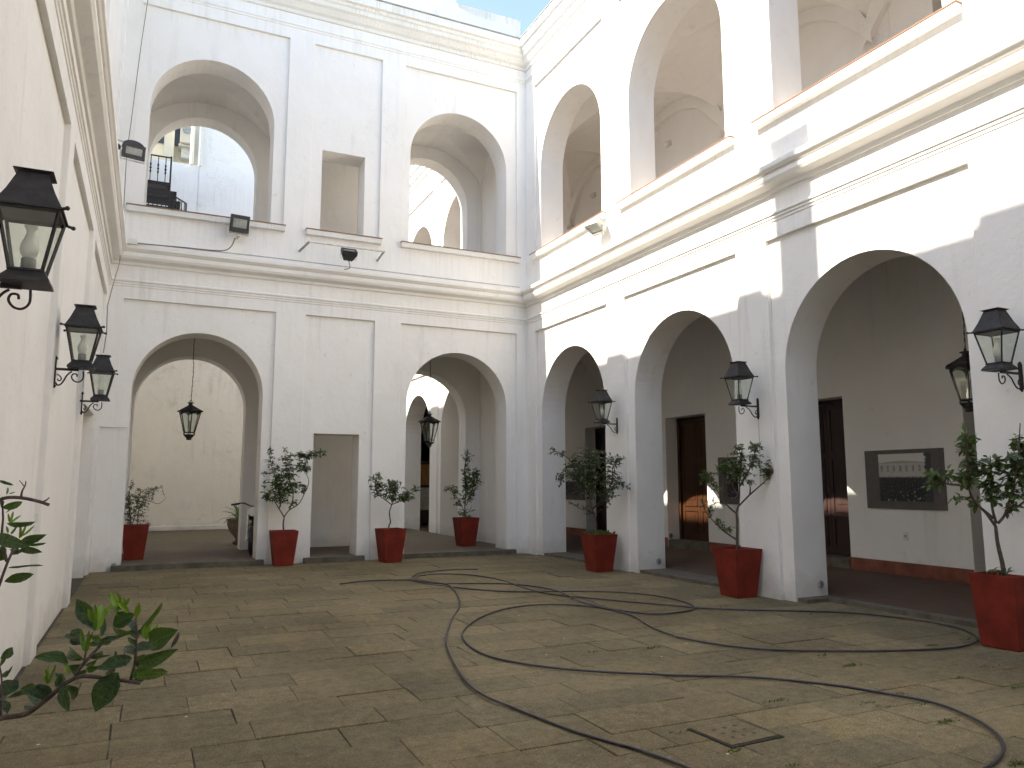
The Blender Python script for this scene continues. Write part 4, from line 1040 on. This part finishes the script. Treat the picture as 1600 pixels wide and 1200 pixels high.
tree('small dense shrub in a red planter tucked inside the large left arch', (-.17, 17.22, .1), 0,
     [[(203, 828), (203.7, 810), (201.5, 790), (202.5, 766)], [(214, 828), (216, 800), (224, 781), (236, 766), (252, 762)], [(205, 826), (212, 800), (217.5, 775), (220, 765)], [(225, 781), (236, 784), (248, 787), (259, 779)]],
     [(207, 782, 13, 18, 150), (200, 800, 9, 16, 80), (221, 792, 10, 9, 60), (230, 770, 10, 8, 50), (252, 762, 5, 3, 10), (215, 812, 14, 8, 45), (208, 757, 3, 8, 10), (240, 764, 7, 4, 16)], .045, LEAFGREY, seed=2, r0=.012)
tree('airy tree in a red planter between the large left arch and the niche', (2.47, 15.73, 0), 0,
     [[(443.7, 836), (442.5, 820), (444, 807.5)], [(444, 808), (436, 795), (428, 783), (418, 781), (414, 777)], [(444, 807.5), (452, 797), (467, 787), (477, 768), (482.5, 753), (478.5, 738), (476, 715)],
      [(452, 797), (458, 777), (455, 757), (448, 737), (445, 704)], [(438, 792), (437, 770), (430, 748), (423, 722), (421, 704)], [(476, 715), (488, 708), (511, 706.5)], [(424, 740), (415, 739.5), (408, 739)], [(436, 795), (440, 780), (433, 776)]],
     [(424, 776, 10, 8, 40), (440, 765, 14, 16, 110), (452, 756, 12, 12, 60), (470, 762, 8, 9, 34), (442, 742, 12, 8, 40), (471, 731, 12, 8, 50), (450, 715, 16, 7, 40), (480, 712, 10, 6, 34), (497, 708, 12, 3, 22), (421, 707, 4, 7, 10), (424, 722, 7, 6, 12), (411, 740, 4, 2, 5), (412, 753, 4, 4, 6), (458, 786, 8, 4, 14), (445, 702, 2, 4, 5), (430, 760, 8, 8, 30), (464, 709, 8, 4, 16), (455, 735, 10, 10, 30), (432, 735, 8, 8, 20)], .072, LEAF, seed=3, r0=.020)
tree('flat-topped little tree in a red planter right of the niche', (4.55, 15.46, 0), R(8),
     [[(607.5, 834), (607.5, 822), (610, 816), (608.6, 805), (609, 798), (612.4, 788)], [(612.4, 789), (603, 782), (596, 777), (586, 770), (582, 762)], [(612.4, 788), (614, 777), (612, 757)], [(612.4, 788), (626, 783), (640, 776)], [(634, 779), (642, 770), (655, 765)], [(590, 772), (586, 755), (590, 742)]],
     [(588, 764, 10, 11, 55), (610, 767, 12, 12, 90), (635, 776, 10, 6, 60), (589, 744, 7, 4, 16), (604, 755, 20, 4, 30), (649, 766, 8, 4, 14), (620, 757, 10, 5, 20), (579, 748, 3, 5, 6), (620, 777, 8, 6, 40)], .072, LEAF, seed=4, r0=.018)
tree('upright dark tree in a red planter inside the arch by the corner', (6.97, 17.36, .1), R(4),
     [[(727, 818), (726.3, 793), (727.7, 767), (726, 732), (730, 712)], [(728.5, 790), (737, 768), (744, 742), (743, 729)], [(726.3, 802), (720, 787), (710, 772), (699, 763)], [(727, 805), (734, 797), (738, 790)]],
     [(731, 712, 7, 6, 22), (728, 742, 6, 14, 55), (730, 772, 9, 12, 60), (742, 750, 9, 14, 75), (709, 768, 7, 9, 30), (698, 764, 4, 2, 8), (714, 785, 5, 5, 14), (721, 802, 6, 6, 16), (736, 802, 4, 5, 8), (743, 736, 5, 6, 14), (733, 757, 8, 10, 40)], .082, LEAF, seed=5, r0=.015)
t5 = tree('bushy pale green tree with ground plants in the planter by the farthest right arch', (7.52, 12.2, 0), 0,
     [[(932, 832), (930.5, 809), (925, 795), (920, 769)], [(925, 797), (948, 772), (962, 757), (979.5, 760)], [(921, 772), (923.5, 734), (925, 706)], [(920, 770), (902.5, 751), (890, 740), (880, 742)], [(902, 751), (893, 722), (876, 709), (863, 703)], [(950, 770), (956, 751), (958, 727), (966, 716)], [(928, 803), (915, 795), (908, 796)]],
     [(903, 738, 20, 17, 170), (925, 730, 22, 24, 190), (932, 760, 26, 18, 190), (962, 748, 8, 11, 45), (966, 720, 12, 7, 36), (977, 760, 6, 7, 16), (877, 709, 6, 4, 14), (863, 704, 4, 6, 9), (875, 748, 8, 9, 26), (951, 785, 7, 7, 18), (917, 796, 7, 6, 14), (905, 710, 6, 10, 26), (955, 768, 9, 9, 30), (889, 784, 3, 3, 5), (940, 712, 12, 8, 30)], .062, LEAFGREY, seed=6, r0=.018)
rd = random.Random(3); vs = []; fs = []
for k in range(420):
    p = Vector((rd.uniform(-.2, .2), rd.uniform(-.2, .2), .63)); d = Vector((rd.uniform(-.7, .7), rd.uniform(-.7, .7), rd.uniform(.5, 1.2)))
    s = rd.uniform(.05, .12); A = np.array(leaf_basis(d, rd.uniform(-2, 2))) * s; o = len(vs)
    vs.extend(map(tuple, LVN @ A.T + np.array(p))); fs.extend([tuple(i + o for i in f_) for f_ in LFN])
m = MB(); m.v = vs; m.f = fs; obj('underplanting', m, GRASS, t5, kind='stuff')
tree('spreading narrow-leaved tree with a low side branch by the middle right arch', (7.66, 8.70, 0), 0,
     [[(1152, 868), (1152, 840), (1152, 814), (1151, 801), (1154.4, 788)], [(1154.4, 790), (1155.5, 773), (1155.5, 745), (1158, 723), (1154, 699)], [(1154.4, 790.5), (1171.7, 773), (1191, 756), (1204, 743), (1213, 732)], [(1151, 802.5), (1137, 790.5), (1126, 775), (1117.5, 762), (1105, 751.5)],
      [(1150.5, 843), (1130.5, 829.6), (1111, 810), (1100, 795)], [(1131.6, 778), (1130, 760), (1128, 736)], [(1154, 775), (1145.7, 762), (1138, 738), (1137, 717)], [(1156, 760), (1169.5, 736), (1178, 714), (1180, 692)], [(1171.7, 773), (1172, 760), (1168, 754)]],
     [(1105, 745, 9, 9, 90), (1128, 730, 8, 10, 70), (1140, 730, 13, 11, 130), (1158, 733, 13, 12, 110), (1155, 700, 5, 5, 26), (1180, 698, 10, 7, 60), (1178, 720, 9, 9, 60), (1199, 736, 11, 6, 90), (1211, 734, 5, 8, 34), (1160, 713, 7, 7, 36), (1107, 800, 6, 7, 28), (1100, 785, 3, 8, 14), (1122, 815, 5, 4, 20), (1136, 826, 5, 4, 16), (1114, 782, 3, 8, 18), (1146, 745, 14, 8, 60), (1143, 826, 4, 3, 8), (1129, 822, 4, 3, 10), (1168, 745, 14, 12, 40), (1190, 722, 14, 10, 40), (1120, 760, 10, 6, 24), (1150, 715, 12, 10, 36), (1205, 750, 8, 5, 16)], .062, LEAF, narrow=True, seed=7, r0=.021)
tree('leafy tree in the red planter nearest on the right, cut by the picture edge', (7.735, 4.93, 0), 0,
     [[(1568, 910), (1567, 885), (1559, 850), (1555.5, 822)], [(1555.5, 822), (1540, 801), (1526, 787), (1514.6, 766), (1510, 722), (1512, 670)], [(1552, 810), (1533, 794), (1518, 785), (1503, 775)], [(1511, 762), (1498, 758), (1477, 755), (1462, 740)], [(1556.6, 818), (1549.6, 789), (1549.6, 757), (1547, 712)], [(1559, 818), (1570.6, 803), (1580, 771), (1589, 733), (1594, 661)], [(1570, 803), (1599, 785), (1617, 757)]],
     [(1512, 692, 9, 18, 38), (1515, 735, 11, 16, 44), (1505, 750, 7, 10, 16), (1540, 735, 10, 18, 34), (1552, 770, 12, 14, 34), (1590, 708, 10, 26, 46), (1585, 760, 14, 18, 42), (1578, 796, 10, 7, 12), (1462, 740, 7, 6, 14), (1482, 738, 7, 8, 8), (1455, 757, 6, 5, 8), (1492, 782, 6, 5, 4), (1615, 730, 14, 34, 60), (1527, 790, 8, 5, 5), (1568, 730, 10, 16, 22), (1560, 893, 12, 6, 8)], .085, LEAF, single=290, seed=8, r0=.024, pot=(.37, .46, .70))

# the near tree whose branches reach into the picture from the left
NEAR = (-.56, 1.22, 0)
t = thing('potted_tree', 'glossy citrus tree close by whose branches reach in from the left edge', 'potted tree', NEAR, 0, 'small trees in red planters')
planter(t)
NV = Vector(NEAR); T0 = 1.25
def NW(px, py, dz=0.0): return at_depth(px, py, T0 + dz) - NV
za = lambda x, y: (x / 5.455, 910 + y / 5.455)
zb_ = lambda x, y: (x / 6.0, 740 + y / 6.0)
tip_a, tip_b = NW(*za(0, 1130)), NW(*zb_(0, 205)); tip_c = NW(*zb_(-20, 1090))
m = MB(); m.tube(catmull([(0, 0, .6), (.012, .01, .72), (.0, .0, .86), (.02, .0, .98)], 5), [.019 - .0004 * i for i in range(16)], 8); obj('trunk', m, BARKNEAR, t, smooth=True)
def nbranch(pts, ra, rb, name='branch'):
    pts = [Vector(p) for p in pts]; ev = [pts[0]]
    for p in pts[1:]:
        k = max(1, int((p - ev[-1]).length / .022)); q = ev[-1]
        ev += [q.lerp(p, (i + 1) / k) for i in range(k)]
    for _ in range(1): ev = [ev[0]] + [ev[i - 1] * .25 + ev[i] * .5 + ev[i + 1] * .25 for i in range(1, len(ev) - 1)] + [ev[-1]]
    rg = random.Random(len(ev)); ev = [p + Vector((rg.uniform(-1, 1), rg.uniform(-1, 1), rg.uniform(-1, 1))) * .0012 for p in ev]
    pts = catmull(ev, 3); m = MB(); n = len(pts); m.tube(pts, [ra + (rb - ra) * i / (n - 1) for i in range(n)], 7); obj(name, m, BARKNEAR, t, smooth=True)
nbranch([(.005, 0, .88), Vector((.12, .08, .92)), tip_a, NW(*za(230, 1150)), NW(*za(400, 990)), NW(*za(560, 850)), NW(*za(650, 782)), NW(*za(900, 808), .02), NW(*za(1060, 832), .03), NW(*za(1190, 866), .03)], .0085, .003)
nbranch([NW(*za(640, 785)), NW(*za(720, 685), .01), NW(*za(850, 540), .02), NW(*za(905, 485), .03)], .0034, .0018)
nbranch([NW(*za(1110, 838), .03), NW(*za(1150, 700), .03), NW(*za(1168, 560), .04), NW(*za(1160, 300), .05)], .0030, .0014)
nbranch([NW(*za(720, 685)), NW(*za(715, 560), .0), NW(*za(800, 420), .0)], .002, .001)
nbranch([(.02, 0, .97), Vector((.14, .12, 1.2)), tip_b, NW(*zb_(190, 212)), NW(*zb_(400, 265)), NW(*zb_(465, 292))], .0062, .0026)
nbranch([NW(*zb_(400, 265)), NW(*zb_(435, 240)), NW(*zb_(470, 220))], .0018, .0008)
nbranch([NW(*zb_(205, 212)), NW(*zb_(215, 160)), NW(*zb_(228, 110)), NW(*zb_(247, 66))], .0018, .0007)
nbranch([NW(*zb_(226, 115)), NW(*zb_(205, 90)), NW(*zb_(190, 60))], .0009, .0006)
nbranch([(.02, 0, .97), Vector((.13, .1, 1.0)), tip_c, NW(*zb_(30, 960)), NW(*zb_(70, 840)), NW(*zb_(120, 740)), NW(*zb_(150, 650), .03)], .0052, .0018)
nbranch([NW(*zb_(60, 830)), NW(*zb_(20, 720)), NW(*zb_(30, 420)), NW(*zb_(20, 230))], .0025, .0012)
nbranch([NW(*za(10, 1130)), NW(*za(15, 960)), NW(*za(0, 700))], .0024, .001)
# leaves: base pixel, tip pixel, width in pixels, depth of base and tip, turn, young
def near_leaf(b, e, wpx, mt, d0=0.0, d1=0.0, roll=0.0):
    p, q = NW(*b, d0), NW(*e, d1); L = (q - p).length; W_ = max(wpx / F * T0 / L, .12)
    st = [(0, 0), (.10, .42), (.26, .84), (.46, 1.0), (.66, .84), (.84, .46), (1.0, 0)]
    rdl = random.Random(int(b[0] * 31 + e[1] * 17)); curl = rdl.uniform(-.10, .20); wav = rdl.uniform(.0, .05)
    vs = []
    for i, (s, w) in enumerate(st):
        z = -curl * 4 * (s - .5) ** 2 + curl
        z = curl * (1 - (2 * s - 1) ** 2)
        if w == 0: vs.append((s, 0, z))
        else:
            h = w * W_ / 2; f = rdl.uniform(.10, .34) * w * W_
            vs += [(s, -h, z + f + wav * math.sin(9 * s)), (s, -h * .5, z + f * .35), (s, 0, z), (s, h * .5, z + f * .35), (s, h, z + f - wav * math.sin(8 * s + 1))]
    fs = [(0, i + 1, i) for i in range(1, 5)]
    for k in range(4):
        a = 1 + k * 5
        fs += [(a + i, a + i + 1, a + i + 6, a + i + 5) for i in range(4)]
    nvt = len(vs) - 1; a = 1 + 4 * 5
    fs += [(a + i, a + i + 1, nvt) for i in range(4)]
    me = bpy.data.meshes.new('leaf'); me.from_pydata(vs, [], fs); me.materials.append(mt)
    for pl in me.polygons: pl.use_smooth = True
    o = bpy.data.objects.new('leaf', me); COL.objects.link(o); o.parent = t
    d = (q - p).normalized(); view = ((p + NV) - CAMP).normalized()
    n = -view; n = (n - d * n.dot(d)).normalized(); n = Quaternion(d, roll) @ n; s2 = n.cross(d)
    B = Matrix(((d.x, s2.x, n.x), (d.y, s2.y, n.y), (d.z, s2.z, n.z)))
    o.matrix_local = Matrix.Translation(p) @ (B.to_4x4() @ Matrix.Scale(L, 4))
D, Yg, Gm = LEAFVEIN, LEAFYOUNG, LEAFVEINLIGHT
for b, e, w, mt, d0, d1, ro in [
    ((1010, 765), (812, 1105), 215, D, .03, .0, .25), ((1110, 775), (1435, 765), 120, Gm, .03, .01, .5), ((1150, 680), (1525, 565), 135, D, .04, .0, .35), ((1270, 530), (1520, 405), 190, D, .05, .03, -.2),
    ((1125, 640), (830, 745), 130, D, .03, -.02, .4), ((1080, 450), (840, 492), 75, D, .04, .03, .9), ((585, 690), (285, 640), 120, D, .0, -.03, .6), ((690, 700), (590, 730), 120, D, .01, .02, -.5),
    ((545, 872), (592, 1105), 100, D, .0, -.02, .4), ((570, 875), (625, 1000), 90, D, .0, .03, -.6), ((385, 905), (172, 912), 105, D, .0, .02, -.4), ((400, 965), (62, 985), 80, D, .0, -.03, .8), ((395, 1010), (320, 865), 140, D, .0, .01, .3),
    ((710, 520), (530, 470), 90, D, .01, .05, .7), ((715, 515), (600, 410), 140, D, .01, .04, -.4), ((790, 370), (648, 138), 135, D, .0, .03, -.3), ((862, 465), (872, 290), 60, D, .02, .04, .4),
    ((810, 420), (862, 180), 90, Yg, .0, .02, .4), ((800, 340), (745, 220), 50, Yg, .0, -.01, .2), ((800, 420), (808, 180), 40, Yg, .0, -.01, .8), ((960, 370), (1155, 270), 150, D, .05, .06, -.3), ((955, 365), (1135, 432), 70, Gm, .05, .02, .8),
    ((872, 300), (950, 175), 45, Yg, .02, .03, .4), ((1200, 395), (1388, 168), 55, Gm, .05, .06, .6), ((1160, 305), (1185, 168), 52, Yg, .05, .04, .2), ((1005, 290), (940, 60), 55, Yg, .05, .06, .3), ((1010, 230), (1000, 85), 45, Yg, .05, .04, .6), ((1095, 262), (985, 150), 50, Yg, .05, .03, .3),
    ((1020, 235), (1108, 130), 45, Yg, .05, .06, .5), ((985, 240), (905, 100), 22, Yg, .05, .07, .5), ((1250, 490), (1238, 340), 80, Yg, .05, .05, .3), ((1290, 475), (1342, 342), 42, Yg, .05, .06, .3), ((1180, 480), (1080, 420), 90, D, .05, .07, .6),
    ((1165, 560), (1085, 470), 70, D, .04, .02, .9), ((880, 510), (760, 525), 80, Gm, .02, .03, .7), ((860, 500), (760, 470), 60, Gm, .02, .0, .3), ((735, 740), (865, 705), 55, Gm, .01, .0, .4), ((720, 590), (690, 390), 45, Yg, .0, .02, .4), ((725, 600), (760, 400), 40, Yg, .0, -.02, .2),
    ((590, 790), (530, 650), 40, Yg, .0, .0, .4), ((400, 870), (360, 780), 22, Yg, .0, 0, .3), ((405, 870), (410, 690), 24, Yg, .0, .01, .3), ((410, 860), (480, 690), 24, Yg, .0, 0, .5), ((420, 870), (445, 740), 24, Yg, 0, .02, .2), ((400, 865), (385, 730), 20, Yg, 0, -.01, .2), ((1455, 560), (1525, 420), 40, BARKNEAR, .05, .07, .3),
    ((0, 650), (108, 552), 85, D, .0, .02, .4), ((5, 965), (155, 830), 150, D, .0, .03, -.3), ((45, 800), (108, 708), 22, D, .0, 0, .3), ((0, 720), (40, 590), 40, Gm, 0, .02, .3), ((15, 1080), (95, 1040), 20, D, 0, .02, .3), ((1110, 800), (1185, 770), 40, Gm, .03, .03, .3), ((985, 640), (985, 580), 22, D, .03, .03, .2), ((800, 640), (940, 620), 24, D, .02, .04, .3)]:
    near_leaf(za(*b), za(*e), w / 5.455, mt, d0, d1, ro)
for b, e, w, mt, d0, d1, ro in [
    ((795, 400), (690, 300), 95, D, .03, .06, .6), ((850, 520), (960, 455), 80, Gm, .03, .05, .5), ((720, 660), (600, 560), 100, D, .02, .06, -.5), ((760, 640), (880, 585), 70, D, .02, .05, .5), ((720, 700), (830, 655), 60, Gm, .02, .0, .7),
    ((1165, 590), (1290, 500), 110, D, .06, .09, -.4), ((1160, 620), (1060, 560), 90, D, .05, .08, .4), ((1165, 450), (1250, 380), 70, Gm, .05, .07, .4), ((1160, 420), (1075, 330), 80, D, .06, .09, .5), ((1160, 640), (1240, 610), 60, Gm, .05, .03, .8),
    ((640, 780), (740, 760), 70, D, .01, .04, .6), ((560, 850), (470, 780), 80, D, .01, .05, -.4), ((480, 900), (520, 780), 60, Gm, .01, .03, .4), ((330, 1050), (240, 940), 90, D, .02, .06, .5), ((300, 1080), (200, 1060), 70, D, .01, .05, .7),
    ((900, 800), (985, 730), 80, D, .03, .06, .5), ((1130, 830), (1240, 800), 60, D, .04, .07, .7), ((1010, 240), (960, 150), 40, Yg, .05, .07, .4), ((1040, 230), (1060, 120), 36, Yg, .05, .04, .4), ((840, 330), (830, 210), 50, Yg, .01, .03, .5), ((770, 300), (700, 200), 60, Gm, .03, .06, .3),
    ((1215, 470), (1290, 330), 46, Yg, .05, .07, .4), ((60, 1120), (20, 1000), 80, D, 0, .03, .4), ((0, 800), (70, 760), 60, D, .02, .04, .5)]:
    near_leaf(za(*b), za(*e), w / 5.455, mt, d0, d1, ro)
for b, e, w, mt, d0, d1, ro in [
    ((-10, 65), (128, 110), 34, D, 0, .02, .4), ((20, 320), (212, 264), 78, Gm, 0, .02, .3), ((60, 465), (335, 450), 66, D, .0, .03, .6), ((195, 632), (440, 570), 88, D, .02, .03, .2), ((240, 660), (436, 650), 40, Gm, .03, .05, .7), ((200, 690), (400, 738), 74, D, .02, .0, .3),
    ((-60, 580), (285, 688), 125, D, .0, -.03, .2), ((70, 885), (410, 862), 34, D, .0, .02, .9), ((38, 1012), (318, 942), 96, D, .0, -.01, .2), ((100, 760), (280, 678), 46, Gm, .02, .04, .6), ((-30, 760), (60, 700), 110, D, .0, .03, .4),
    ((95, 470), (125, 352), 26, Yg, 0, .01, .3), ((95, 465), (200, 388), 22, Yg, 0, .02, .3), ((90, 460), (75, 370), 22, Yg, 0, -.01, .3), ((100, 560), (170, 480), 24, Yg, .02, 0, .2), ((180, 610), (190, 470), 26, Yg, .02, .02, .3), ((190, 605), (245, 480), 26, Yg, .02, .03, .3), ((200, 590), (325, 480), 24, Yg, .02, .04, .3), ((75, 560), (60, 490), 24, Yg, .02, .02, .3),
    ((60, 200), (70, 130), 20, Gm, 0, .01, .3), ((80, 190), (145, 172), 12, Gm, 0, .01, .3), ((20, 330), (0, 250), 40, Gm, 0, .02, .3), ((50, 370), (115, 310), 16, Gm, 0, .02, .3), ((-20, 700), (40, 810), 90, D, 0, .02, .4), ((170, 760), (110, 700), 70, D, .02, .04, .3)]:
    near_leaf(zb_(*b), zb_(*e), w / 6.0, mt, d0, d1, ro)
# rest of its crown, outside the picture on the left
rd = random.Random(21); vs = []; fs = []; tw = MB()
for k in range(46):
    a = rd.uniform(0, 2 * math.pi); c0 = Vector((.02, 0, .95)); q = Vector((.28 * math.cos(a) * rd.uniform(.3, 1) - .04, .28 * math.sin(a) * rd.uniform(.3, 1), rd.uniform(1.0, 1.55)))
    if in_view(*(q + NV)) and True: continue
    pts = catmull([c0, c0.lerp(q, .5) + Vector((0, 0, .04)), q], 4); tw.tube(pts, [.004 - .0003 * i for i in range(len(pts))], 5)
    for j in range(9):
        p = pts[rd.randrange(3, len(pts))]; d = Vector((rd.uniform(-1, 1), rd.uniform(-1, 1), rd.uniform(-.6, .6))); s = rd.uniform(.05, .085)
        if in_view(*(p + NV + d.normalized() * .09)): continue
        A = np.array(leaf_basis(d, rd.uniform(-1, 1))) * s; o = len(vs)
        vs.extend(map(tuple, LV @ A.T + np.array(p))); fs.extend([tuple(i + o for i in f_) for f_ in LF])
obj('twigs', tw, BARKNEAR, t, kind='stuff')
m = MB(); m.v = vs; m.f = fs; obj('foliage', m, LEAFNEAR, t, smooth=True, kind='stuff')

# ------------------------------------------------------------------ urn with strap-leaved plant and the motorcycle behind the pier
t = thing('urn_plant', 'strap-leaved plant in a clay urn beyond the large left arch', 'potted plant', (2.16, 20.4, .09))
m = MB(); m.lathe((0, 0, 0), [(.16, 0), (.20, .05), (.12, .10), (.14, .16), (.28, .34), (.33, .50), (.32, .58), (.36, .62), (.33, .62), (.30, .57)], 20); obj('urn', m, CLAY, t, smooth=True)
rd = random.Random(5)
for k in range(46):
    a = rd.uniform(0, 2 * math.pi); L = rd.uniform(.35, .68); el = rd.uniform(.35, 1.35); w = rd.uniform(.035, .055); m = MB()
    d = Vector((math.cos(a), math.sin(a), 0)); s = Vector((-math.sin(a), math.cos(a), 0)); pl_ = []
    for i in range(6):
        f = i / 5; r_ = L * math.cos(el) * f + .05; z = .58 + L * math.sin(el) * f - .55 * L * f ** 2.4 * math.cos(el)
        ww = w * (1 - f ** 2) * .5 + .002; c = d * r_ + Vector((0, 0, z)); pl_.append((c - s * ww + Vector((0, 0, .008)), c, c + s * ww + Vector((0, 0, .008))))
    for p, q in zip(pl_, pl_[1:]): m.quad(p[0], p[1], q[1], q[0]); m.quad(p[1], p[2], q[2], q[1])
    obj('leaf', m, LEAFLIGHT, t)
t = thing('motorcycle', 'black motorcycle mostly hidden behind the pier beside the left arch', 'motorcycle', (2.13, 17.62, .1), R(97))
# local +X is forward (towards -Y after turning)
t.rotation_euler = (0, 0, R(-100))
for wx in (.62, -.62):
    m = MB(); n1, n2 = 24, 8; vs = []; fs = []
    for i in range(n1):
        for j in range(n2):
            A, B2 = 2 * math.pi * i / n1, 2 * math.pi * j / n2; r_ = .255 + .05 * math.cos(B2)
            vs.append((wx + r_ * math.cos(A), .05 * math.sin(B2), .305 + r_ * math.sin(A)))
    for i in range(n1):
        for j in range(n2): fs.append((i * n2 + j, ((i + 1) % n1) * n2 + j, ((i + 1) % n1) * n2 + (j + 1) % n2, i * n2 + (j + 1) % n2))
    m.add(vs, fs); wh = obj('wheel', m, RUBBER, t, smooth=True)
    m = MB()
    for k in range(10):
        a = 2 * math.pi * k / 10; m.tube([(wx, 0, .305), (wx + .21 * math.cos(a), 0, .305 + .21 * math.sin(a))], .006, 4)
    m.tube([(wx, -.06, .305), (wx, .06, .305)], .035, 10); obj('spokes', m, CHROME, wh)
m = MB(); m.sphere((.16, 0, .80), .2, 14, 10, (1.25, .62, .6)); obj('fuel_tank', m, BLACKPAINT, t, smooth=True)
m = MB(); m.sphere((-.36, 0, .80), .2, 14, 8, (1.9, .7, .3)); obj('seat', m, DARKPLASTIC, t, smooth=True)
m = MB(); m.box((.0, 0, .42), (.42, .26, .3)); m.tube([(.02, 0, .45), (.18, 0, .62)], .09, 12); obj('engine', m, GREYMETAL, t)
m = MB(); m.tube([(.40, 0, .86), (.1, 0, .62), (-.5, 0, .68), (-.62, 0, .305)], .028, 7); m.tube([(.40, 0, .82), (.30, 0, .35), (-.1, 0, .25), (-.62, 0, .305)], .022, 7); obj('frame', m, BLACKPAINT, t)
for s in (-1, 1):
    m = MB(); m.tube([(.62, s * .09, .305), (.36, s * .09, .98)], .024, 8); obj('fork_leg', m, CHROME, t)
m = MB(); m.tube(catmull([(.20, -.42, 1.04), (.28, -.22, 1.07), (.34, 0, 1.0), (.28, .22, 1.07), (.20, .42, 1.04)], 5), .015, 7); hb = obj('handlebar', m, BLACKPAINT, t)
for s in (-1, 1): m = MB(); m.tube([(.235, s * .30, 1.055), (.19, s * .46, 1.035)], .021, 8); obj('grip', m, RUBBER, hb)
m = MB(); m.lathe((0, 0, 0), [(.03, 0), (.08, .04), (.10, .10), (.10, .12)], 16); me = m.mesh('headlight'); o = obj('headlight', me, CHROME, t); o.location = (.40, 0, .90); o.rotation_euler = (0, R(90), 0)
m = MB(); m.box((-.72, 0, .62), (.3, .16, .02)); m.box((.66, 0, .635), (.36, .12, .015)); obj('mudguard', m, BLACKPAINT, t)
m = MB(); m.tube([(.05, .16, .3), (-.3, .18, .26), (-.8, .18, .32)], .04, 10); obj('exhaust', m, CHROME, t)

# ------------------------------------------------------------------ moss and grass in the joints
rd = random.Random(9); vs = []; fs = []
spots = [(1330, 1040, 26), (1456, 1009, 22), (1215, 1096, 16), (1240, 1198, 12), (1592, 1194, 40), (1440, 1100, 14), (1545, 1043, 10), (1360, 1098, 12), (1480, 1128, 22), (1130, 948, 10), (1020, 1013, 12), (930, 1019, 8), (1590, 1075, 14), (1510, 1000, 10), (1268, 960, 14), (1380, 1105, 8), (1060, 1145, 6), (1150, 1172, 8), (1205, 1155, 6), (1405, 1085, 10), (1500, 1060, 8), (1285, 1024, 6)]
for px, py, n_ in spots:
    c = on_z(px, py, 0)
    for k in range(n_ * 3):
        p = Vector((c.x + rd.gauss(0, .05), c.y + rd.gauss(0, .012), -.004)); d = Vector((rd.uniform(-1, 1), rd.uniform(-1, 1), rd.uniform(.3, .9)))
        s = rd.uniform(.012, .034); A = np.array(leaf_basis(d, rd.uniform(-2, 2))) * s; o = len(vs)
        vs.extend(map(tuple, LVN @ A.T + np.array(p))); fs.extend([tuple(i + o for i in f_) for f_ in LFN])
m = MB(); m.v = vs; m.f = fs; tag(obj('moss', m, GRASS), 'small tufts of moss and grass growing in the paving joints', 'moss', kind='stuff')
